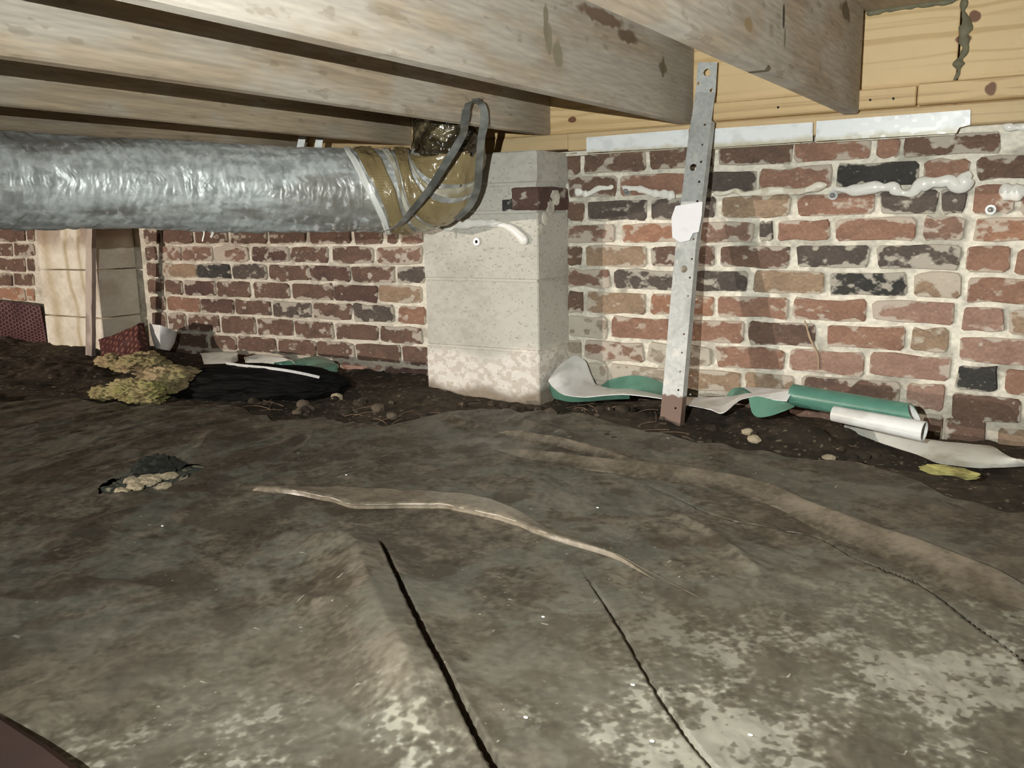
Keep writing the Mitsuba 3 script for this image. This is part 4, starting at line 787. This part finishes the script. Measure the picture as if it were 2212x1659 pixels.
def band(s0, s1, tilt, lift, mat_, key, ruff=0.006, seed=0):
    A, Q = np.meshgrid(np.linspace(0, 1, 26), qs, indexing='ij')
    S = s0 + (s1 - s0)*A - tilt*np.cos(Q - 0.35) + 0.012*(meshkit.noise(np.stack([np.cos(Q)*2 + 5, np.sin(Q)*2 + 5, A*2 + seed], -1), seed) - 0.5)
    L = lift*np.clip(np.minimum(A, 1 - A)*9, 0.15, 1) + ruff*(meshkit.fbm(np.stack([S*30, np.cos(Q)*4 + 5, np.sin(Q)*4 + 5], -1), 3, seed) - 0.4)
    m = trimesh.Trimesh(on_elbow(S, Q, L).reshape(-1, 3), grid_faces(26, 97), process=False); m.fix_normals()
    put(key, m, mat_, True, parent=du)
band(0.385, 0.415, 0.10, .006, 'tape_white', 'white_tape', .001, 1)
band(0.425, 0.520, 0.095, .0055, 'tape_brown', 'tape_band', .007, 2)
band(0.545, 0.575, 0.085, .006, 'tape_cream', 'tape_band', .003, 3)
band(0.590, 0.690, 0.080, .0055, 'tape_brown', 'tape_band', .007, 4)
band(0.705, 0.735, 0.075, .0060, 'tape_cream', 'tape_band', .004, 5)
band(0.750, 0.880, 0.065, .0055, 'tape_brown', 'tape_band', .007, 6)
i_ = [int(v*239) for v in (.70, .78, .86, .93)]
pb = np.array([PF_[i] for i in i_] + [PF_[-1], ELB[-2], ELB[-1], [ELB[-1][0], ELB[-1][1], .473]])
pb = resample(pb, 120)
mbt = sweep(pb, np.linspace(0.105, 0.092, 120), 64, False, disp=lambda s, q: 0.016*(meshkit.fbm(np.stack(np.broadcast_arrays(s*11, np.cos(q)*3 + 3, np.sin(q)*3 + 3), -1), 4, 17) - 0.5))
put('collar', mbt, 'boot_dark', True, parent=du)

for i, (u_, L_) in enumerate(((2.66, .016), (2.70, .026))):
    P0 = pd[(306, 300)[i]]
    put('torn_foil', ribbon(np.array([P0 + [0, -.02, -.108], P0 + [.003, -.022, -.118], P0 + [-.004, -.024, -.112 - L_]]), (1, 0, 0), .007 - .003*i, .001), 'tape_white', parent=du)
# hanger strap of the duct
hs = thing('hanger_strap', 'grey steel hanger strap looped from a nail in the joist down under the duct end', 'strap')
sl = spline(np.array(STRAP_L), 60); sr = spline(np.array(STRAP_R), 60); st = spline(np.array(STRAP_T), 24)
put('left_leg', ribbon(sl, (0.62, 0.78, 0.2), 0.021, 0.0022), 'strap_steel', parent=hs)
put('right_leg', ribbon(sr, (0.62, 0.78, 0.1), 0.021, 0.0022), 'strap_steel', parent=hs)
put('top_loop', ribbon(st, (1, 0.1, 0.2), 0.020, 0.0022), 'strap_steel', parent=hs)
m = trimesh.creation.cylinder(0.006, 0.03, sections=16); m.apply_transform(trimesh.transformations.rotation_matrix(math.pi/2, [0, 1, 0])); m.apply_translation([-1.292, STRAP_T[2][1] + .003, STRAP_T[2][2] + .003])
put('nail', m, 'strap_steel', parent=hs)
# a second strap farther left, behind the duct
h2 = thing('hanger_strap', 'pale steel hanger strap showing between the joists and the duct, farther back', 'strap')
for dx in (0.0, 0.075):
    b0 = np.array([-2.055 + dx, 2.13, .30]); b1 = np.array([-2.085 + dx*1.05, 2.12, .22])
    put('leg', ribbon(resample([b0, (b0 + b1)/2, b1 + [0, 0, -.03]], 12), (0.8, 0.6, 0), 0.022, 0.0022), 'galvanised', parent=h2)

# ------------------------------------------------------------------ beads of white sealant, bolts, root
yb = W - 0.010
def at(P, y=yb): return [(a, y, c) for a, _, c in P]
bead(at(BEAD1), [.009, .008, .007, .006, .006, .006, .007], 'caulk', 'sealant_bead', 'short thick white sealant bead on the brick just right of the pier', seed=2)
bead(at(BEAD2), [.004, .005, .008, .009, .008, .011, .007], 'caulk', 'sealant_bead', 'white sealant bead running right to the galvanized post', seed=3)
bead(at(BEAD3), [.006, .005, .004, .007, .004, .007, .008, .008, .006, .005, .008, .006], 'caulk_cream', 'sealant_bead', 'thin wavy cream sealant bead just right of the galvanized post', seed=4)
bead(at(BEAD4), [.006, .007, .009, .011, .012, .012, .009, .012, .013, .014, .013, .014, .015], 'caulk', 'sealant_bead', 'thick wavy white sealant bead under the black brick at the right', seed=6, wob=.45)
bead(at(BLOB), [.012, .016, .016, .014, .009, .008], 'caulk', 'sealant_bead', 'fat white sealant blob at the right edge of the picture', seed=7, n=26, wob=.2)
bead(at(BEADP, 2.1775), [.006, .007, .009, .010, .010, .008, .010, .011, .013], 'caulk', 'sealant_bead', 'glossy white sealant arc across the pier block under the duct end', seed=9)
bead(at(BEADT, W - .008), [.006, .007, .006, .006], 'caulk', 'sealant_bead', 'white sealant at the wall top in the right corner', seed=10, n=26)
bead(at(ROOT), [.0014, .0020, .0022, .0020, .002, .0017, .0015, .001], 'root_tan', 'dry_root', 'thin tan dry root hanging down the brick right of the post', 'root', seed=11, wob=.2, squash=1)
def bolt(x, y, z, label):
    t = thing('masonry_bolt', label, 'bolt')
    c = trimesh.creation.cylinder(0.0115, 0.003, sections=24)
    h = trimesh.creation.cylinder(0.0075, 0.010, sections=6); d = trimesh.creation.icosphere(subdivisions=2, radius=0.0062)
    R = trimesh.transformations.rotation_matrix(math.pi/2, [1, 0, 0])
    for m, off, nm in ((c, 0.001, 'washer'), (h, 0.006, 'hex_head'), (d, 0.0105, 'stud')):
        m.apply_transform(R); m.apply_translation([x, y - off, z]); put(nm, m, 'bolt_steel', nm == 'stud', parent=t)
for (x, y, z), lab in zip(BOLTS, ('shiny bolt head in the brick below the thin cream bead', 'shiny bolt head in the brick at far right, below the white blob', 'small dark bolt in the mortar under the bead left of the post')):
    bolt(x, W - 0.005, z, lab)
x, _, z = BOLTP[0]
t = thing('anchor_sleeve', 'open metal anchor sleeve in the pier block below the white sealant arc', 'anchor')
m = trimesh.creation.annulus(0.0052, 0.0105, 0.008, sections=28); m.apply_transform(trimesh.transformations.rotation_matrix(math.pi/2, [1, 0, 0])); m.apply_translation([x, 2.183, z]); put('ring', m, 'caulk', parent=t)
m = trimesh.creation.cylinder(0.005, 0.004, sections=20); m.apply_transform(trimesh.transformations.rotation_matrix(math.pi/2, [1, 0, 0])); m.apply_translation([x, 2.182, z]); put('bore', m, 'dark_hole', parent=t)

# ------------------------------------------------------------------ vinyl scraps along the wall
def sheetpart(t, key, rows, mat_, m=48, k=16, th=0.0022, flip=False):
    G = facing(loft_grid(rows, m, k))
    return put(key, shell(G, -th, 0.0), mat_, 40, parent=t)
t = thing('vinyl_sheet', 'curled white and green vinyl sheet lying between the pier and the post', 'vinyl sheet')
sheetpart(t, 'white_side', SA_W, 'vinyl_white', 64, 24)
sheetpart(t, 'green_curl', SA_G, 'vinyl_green')
sheetpart(t, 'green_side', SA_B, 'vinyl_green')
t = thing('vinyl_sheet', 'twisted vinyl sheet right of the post, white flap rolling into a green tube', 'vinyl sheet')
sheetpart(t, 'white_flap', SB_W, 'vinyl_white', 64, 20)
sheetpart(t, 'white_fold', SB_U, 'vinyl_white')
sheetpart(t, 'white_throat', SB_T, 'vinyl_white')
sheetpart(t, 'green_curl', SB_G, 'vinyl_green')
sheetpart(t, 'green_underside', SB_D, 'vinyl_green')
def roll(a, b, r0, r1, turn, start, mat_, key, parent, cut=0.0, th=0.002, side=0, n=40, sides=60):
    """A sheet rolled up around the axis a-b, with an overlapping seam."""
    a, b = np.array(a), np.array(b)
    ax = (b - a)/np.linalg.norm(b - a)
    n1 = np.array([0, 0, 1.0]) - ax*ax[2]; n1 /= np.linalg.norm(n1); n2 = np.cross(ax, n1)
    th_ = np.linspace(start, start + turn, sides); s = np.linspace(0, 1, n)
    r = (r0 + (r1 - r0)*s)[:, None]*(1 - 0.05*np.linspace(0, 1, sides))[None, :]
    L = np.linalg.norm(b - a)
    off = (s[:, None]*L + cut*s[:, None]**4*np.cos(th_)[None, :])
    G = a + off[..., None]*ax + r[..., None]*(np.cos(th_)[None, :, None]*n1 + np.sin(th_)[None, :, None]*n2)
    put(key, shell(G, side*th, (side + 1)*th), mat_, 40, parent=parent)
    return ax, n1, n2
ga, gb = np.array(GTUBE[0]), np.array(GTUBE[1])
roll(ga, gb, .0265, .0245, 6.9, 2.0, 'vinyl_green', 'green_roll', t, cut=-0.014)
roll(ga, gb, .0240, .0220, 6.9, 2.0, 'vinyl_white', 'roll_lining', t, cut=-0.016)
t = thing('vinyl_roll', 'small glossy white rolled vinyl tube in front of the green roll', 'vinyl roll')
roll(WTUBE[0], WTUBE[1], .0165, .0215, 7.0, 1.9, 'vinyl_white', 'rolled_sheet', t)
Gf = loft_grid(FLAT, 50, 14)
u_ = np.linspace(0, 1, 14)[:, None]*np.ones((1, 50))
Gf[..., 2] += 0.010*np.sin(u_*np.pi) + 0.006*(meshkit.fbm(Gf*np.array([14, 14, 1]), 3, 3) - .5)
k = put('vinyl_scrap', shell(facing(Gf, (0, 0, 5)), -0.002, 0), 'vinyl_grey', 30)
tag(k, 'flat dirty grey vinyl scrap on the soil under the white tube at far right', 'vinyl scrap')
k = put('vinyl_scrap', shell(facing(loft_grid(LW, 40, 20)), -.0022, 0), 'vinyl_white', 40)
tag(k, 'small upright white curl of vinyl beside the far left pier', 'vinyl scrap')
for R_, lab, mt in ((LP1, 'dull pale vinyl scrap behind the left end of the black bag', 'vinyl_grey'), (LP2, 'dull pale vinyl scrap behind the middle of the black bag', 'vinyl_grey'), (LG, 'dark green vinyl scrap behind the right end of the black bag', 'vinyl_green')):
    G = loft_grid(R_, 30, 12); G[..., 2] += 0.014*np.sin(np.linspace(0, 1, 12)*np.pi)[:, None]
    tag(put('vinyl_scrap', shell(facing(G, (0, 0, 3)), -.002, 0), mt, 40), lab, 'vinyl scrap')
le = np.array([(-2.165, 1.836, -.4215), (-2.0999, 1.8357, -.4237), (-2.0267, 1.8421, -.4252), (-1.9364, 1.8487, -.4283), (-1.8864, 1.8738, -.4384), (-1.8446, 1.9069, -.4532)])
tag(put('vinyl_strip', ribbon(spline(le, 50), (0.25, -0.45, 1), 0.009, 0.0025), 'vinyl_white'), 'thin bright white vinyl strip lying along the top of the black bag', 'vinyl strip')

# ------------------------------------------------------------------ rubbish at the left
bl, br_ = np.array(MISC['bagL']), np.array(MISC['bagR'])
c = (bl + br_)/2; ax = br_ - bl
m = blob((c[0] + .035, c[1] + .03, -.49), (np.linalg.norm(ax)*.50, .095, .066), 4, 2.2, .22, 6, -0.53, ax)
tag(put('plastic_bag', m, 'bag_black', True), 'flat black plastic bag lying on the soil in front of the left brick wall', 'bag')
i1, i2 = MISC['ins1'], MISC['ins2']
def fluffy(c, s, seed, ax):
    """A wad of torn fibre: many soft lumps grown into one piece."""
    q = np.random.default_rng(seed); ms = []
    a = math.atan2(ax[1], ax[0]); ca, sa = math.cos(a), math.sin(a)
    for i in range(26):
        v = q.normal(0, 1, 3); v *= q.uniform(.1, .95)/np.linalg.norm(v)
        r = q.uniform(.35, .7)*min(s[1], s[2])*1.15
        x, y, z = v*np.array(s)*np.array([.95, .9, .6])
        ms.append(blob((c[0] + x*ca - y*sa, c[1] + x*sa + y*ca, c[2] + z), (r*1.9, r*1.05, r*.8), seed*31 + i, 3.4, .62, 4, -0.54, ax))
    return trimesh.util.concatenate(ms)
k = put('insulation_wad', fluffy((i1[0] - .01, i1[1] + .02, -.490), (.115, .055, .040), 6, (1, .3)), 'insulation', True)
tag(k, 'yellow fibre insulation clump at the left end of the black bag', 'insulation')
k = put('insulation_wad', fluffy((i1[0] + .055, i1[1] + .10, -.465), (.055, .05, .05), 8, (1, .5)), 'insulation_buff', True)
tag(k, 'small upright orange yellow insulation tuft between the two larger clumps', 'insulation')
k = put('insulation_wad', fluffy((i2[0] + .02, i2[1] - .03, -.487), (.225, .085, .040), 9, (1, .35)), 'insulation_buff', True)
tag(k, 'long buff insulation clump below the maroon bundle and the white curl', 'insulation')
yl = MISC['yel']
k = put('insulation_wad', blob((yl[0], yl[1], -.528), (.055, .02, .012), 3, 2.5, .3, 5, None, (1, -.15)), 'insulation_yellow', True)
tag(k, 'small flat yellow insulation scrap on the soil below the grey vinyl at right', 'insulation')
G = facing(loft_grid(NETL, 70, 50)); G = G + 0.010*(meshkit.fbm(G*16, 3, 5)[..., None] - .5)
uv = np.stack(np.broadcast_arrays(np.linspace(0, 1, 70)[None, :], np.linspace(0, 1, 50)[:, None]), -1).reshape(-1, 2)
put('mesh_net', shell(G, -.003, 0), 'net_maroon', True, uv=np.vstack([uv, uv]))
tag('mesh_net', 'maroon honeycomb netting draped against the wall left of the far pier', 'netting')
c0 = np.array(BUND[0]); c1 = np.array(BUND[1])
import manifold3d as m3
fr = [c0[0], c0[-1], c1[-1] + [0, 0, -.03], c1[0] + [0, 0, -.03]]
hp = np.array(fr + [q + np.array([-.03, .055, 0.0]) for q in fr])
hm = m3.Manifold.hull_points(hp).to_mesh()
m = trimesh.Trimesh(hm.vert_properties[:, :3], hm.tri_verts)
for _ in range(5): m = m.subdivide()
v = np.array(m.vertices); m.vertices = v + 0.022*(np.stack([meshkit.fbm(v*22 + 5*i, 3, 40 + i) for i in range(3)], -1) - .5)
v = np.array(m.vertices); m.fix_normals()
put('net_bundle', m, 'bundle_maroon', True, uv=np.c_[v[:, 0]*4, v[:, 2]*6])
tag('net_bundle', 'folded dark maroon mesh bundle leaning at the foot of the far left pier', 'netting')

# slab edge in the near left corner
c3, c2 = np.array(MISC['corn3']), np.array(MISC['corn2'])
ex = (c2 - c3); ex[2] = 0; ex /= np.linalg.norm(ex); nx_ = np.array([ex[1], -ex[0], 0])
pg = Polygon([(0.30*math.cos(a)*1.0, 0.30*math.sin(a)) for a in np.linspace(0, 2*np.pi, 40)])
m = bevel_box(-.12, .30, -.24, 0, -.05, 0, .014).subdivide().subdivide()
v = np.array(m.vertices); v[:, 1] += 0.012 - 0.25*(v[:, 0] - .08)**2
m.vertices = c3 + v[:, :1]*ex + v[:, 1:2]*(-nx_) + np.array([0, 0, 1.0])*v[:, 2:3] if (nx_[1] < 0) is False else c3 + v[:, :1]*ex - v[:, 1:2]*nx_*1.0 + np.array([0, 0, 1.0])*v[:, 2:3]
m.fix_normals()
tag(put('paving_slab', m, 'slab_clay', 30), 'dark red brown clay slab edge in the near left corner, on the plastic sheet', 'slab')

# debris in the torn hole of the sheet
hx, hy = HOLE
hd = thing('debris_pile', 'crumbled pale debris showing in the torn hole of the plastic sheet', 'debris')
put('rubble', blob((hx, hy, -.524), (.078, .115, .024), 5, 4, .5, 5, None), 'hole_debris', True, parent=hd)
put('hole_shade', blob((hx - .035, hy + .035, -.505), (.042, .055, .034), 8, 3, .5, 4, None), 'hole_shade_black', True, parent=hd)  # black lump added where the inside of the hole lies in shade
r_ = np.random.default_rng(3)
for i in range(13):
    a = r_.uniform(0, 6.28); q = r_.uniform(.1, 1)
    put('flake', blob((hx + .02 + .055*q*math.cos(a), hy - .03 + .06*q*math.sin(a), -.499 + r_.uniform(-.006, .006)), (r_.uniform(.009, .022), r_.uniform(.009, .018), .006), i, 3, .5, 3), 'chip', True, parent=hd)

# loose stones, clods, chips and twigs on the soil
def near_ground(x, y): return float(dirt_z(np.array([x]), np.array([y]))[0])
for i in range(46):
    x = r_.uniform(-2.0, -.1); y = float(edge_y(np.array([x]))[0]) + r_.uniform(.02, .30)
    if y > 2.12: y = 2.12 - r_.uniform(0, .06)
    s = r_.uniform(.006, .018)
    k = put('clod', blob((x, y, near_ground(x, y) + s*.3), (s*1.2, s, s*.8), i, 2.0, .35, 2), 'dirt' if i % 5 else 'stone', True)
    tag(k, 'small clod of soil or stone on the bare strip between plastic sheet and wall', 'clod', 'clods on the soil strip')
for i, (x, y, s, lab) in enumerate(((-.60, 2.07, .011, 'pale angular stone chip in the soil below the dark green vinyl, left one'), (-.573, 2.03, .013, 'pale longish stone chip in the soil below the dark green vinyl, right one'), (-.395, 2.0, .012, 'brown stone chip in the soil left of the yellow scrap'), (-1.80, 1.93, .016, 'buff stone lump beyond the right end of the black bag'), (-.99, 2.10, .010, 'small pale chip in the soil just right of the pier foot'))):
    tag(put('stone_chip', blob((x, y, near_ground(x, y) + s*.5), (s*1.3, s, s*.8), 20 + i, 1.6, .35, 2), 'chip'), lab, 'stone')
for i in range(26):
    if i < 14: x, y = r_.uniform(-2.05, -1.35), 0
    else: x, y = r_.uniform(-1.15, -.7), 0
    y = float(edge_y(np.array([x]))[0]) + r_.uniform(.02, .2)
    a = r_.uniform(0, np.pi); L = r_.uniform(.02, .06)
    z = near_ground(x, y) + .004
    p = np.array([[x - L*math.cos(a), y - L*math.sin(a), z], [x, y + .004, z + r_.uniform(.001, .006)], [x + L*math.cos(a), y + L*math.sin(a), z + .002]])
    k = put('twig', sweep(spline(p, 10), .0010, 5, True), 'twig', True)
    tag(k, 'thin dry twig on the bare soil strip below the wall', 'twig', 'twigs on the soil strip')
for i, (x, y) in enumerate(((-1.2, 1.30), (-.66, 1.36), (-.53, .93), (-.36, .83), (-.30, .74), (-.92, 1.62), (-.43, .715), (-.22, .80), (-1.28, .92))):
    Z = float(sheet_z(np.array([[x]]), np.array([[y]]))[0, 0])
    k = put('paint_flake', blob((x, y, Z + .002), (.0026, .0018, .001), i, 2, .4, 2), 'tape_white')
    tag(k, 'tiny pale flake lying on the plastic sheet', 'flake', 'pale flakes on the plastic sheet')

# parts that look different from the rest of their thing
for k_, t_ in (('air_duct__collar', 'dark brown glossy crinkled collar'), ('air_duct__white_tape', 'white seam tape'), ('air_duct__tape_band', 'brown stained tape band'),
               ('block_pier__broken_brick', 'dark broken brick at the corner'), ('debris_pile__hole_shade', 'black lump that stands for the shade inside the hole')):
    if k_ in scene: labels[k_] = {'label': t_}
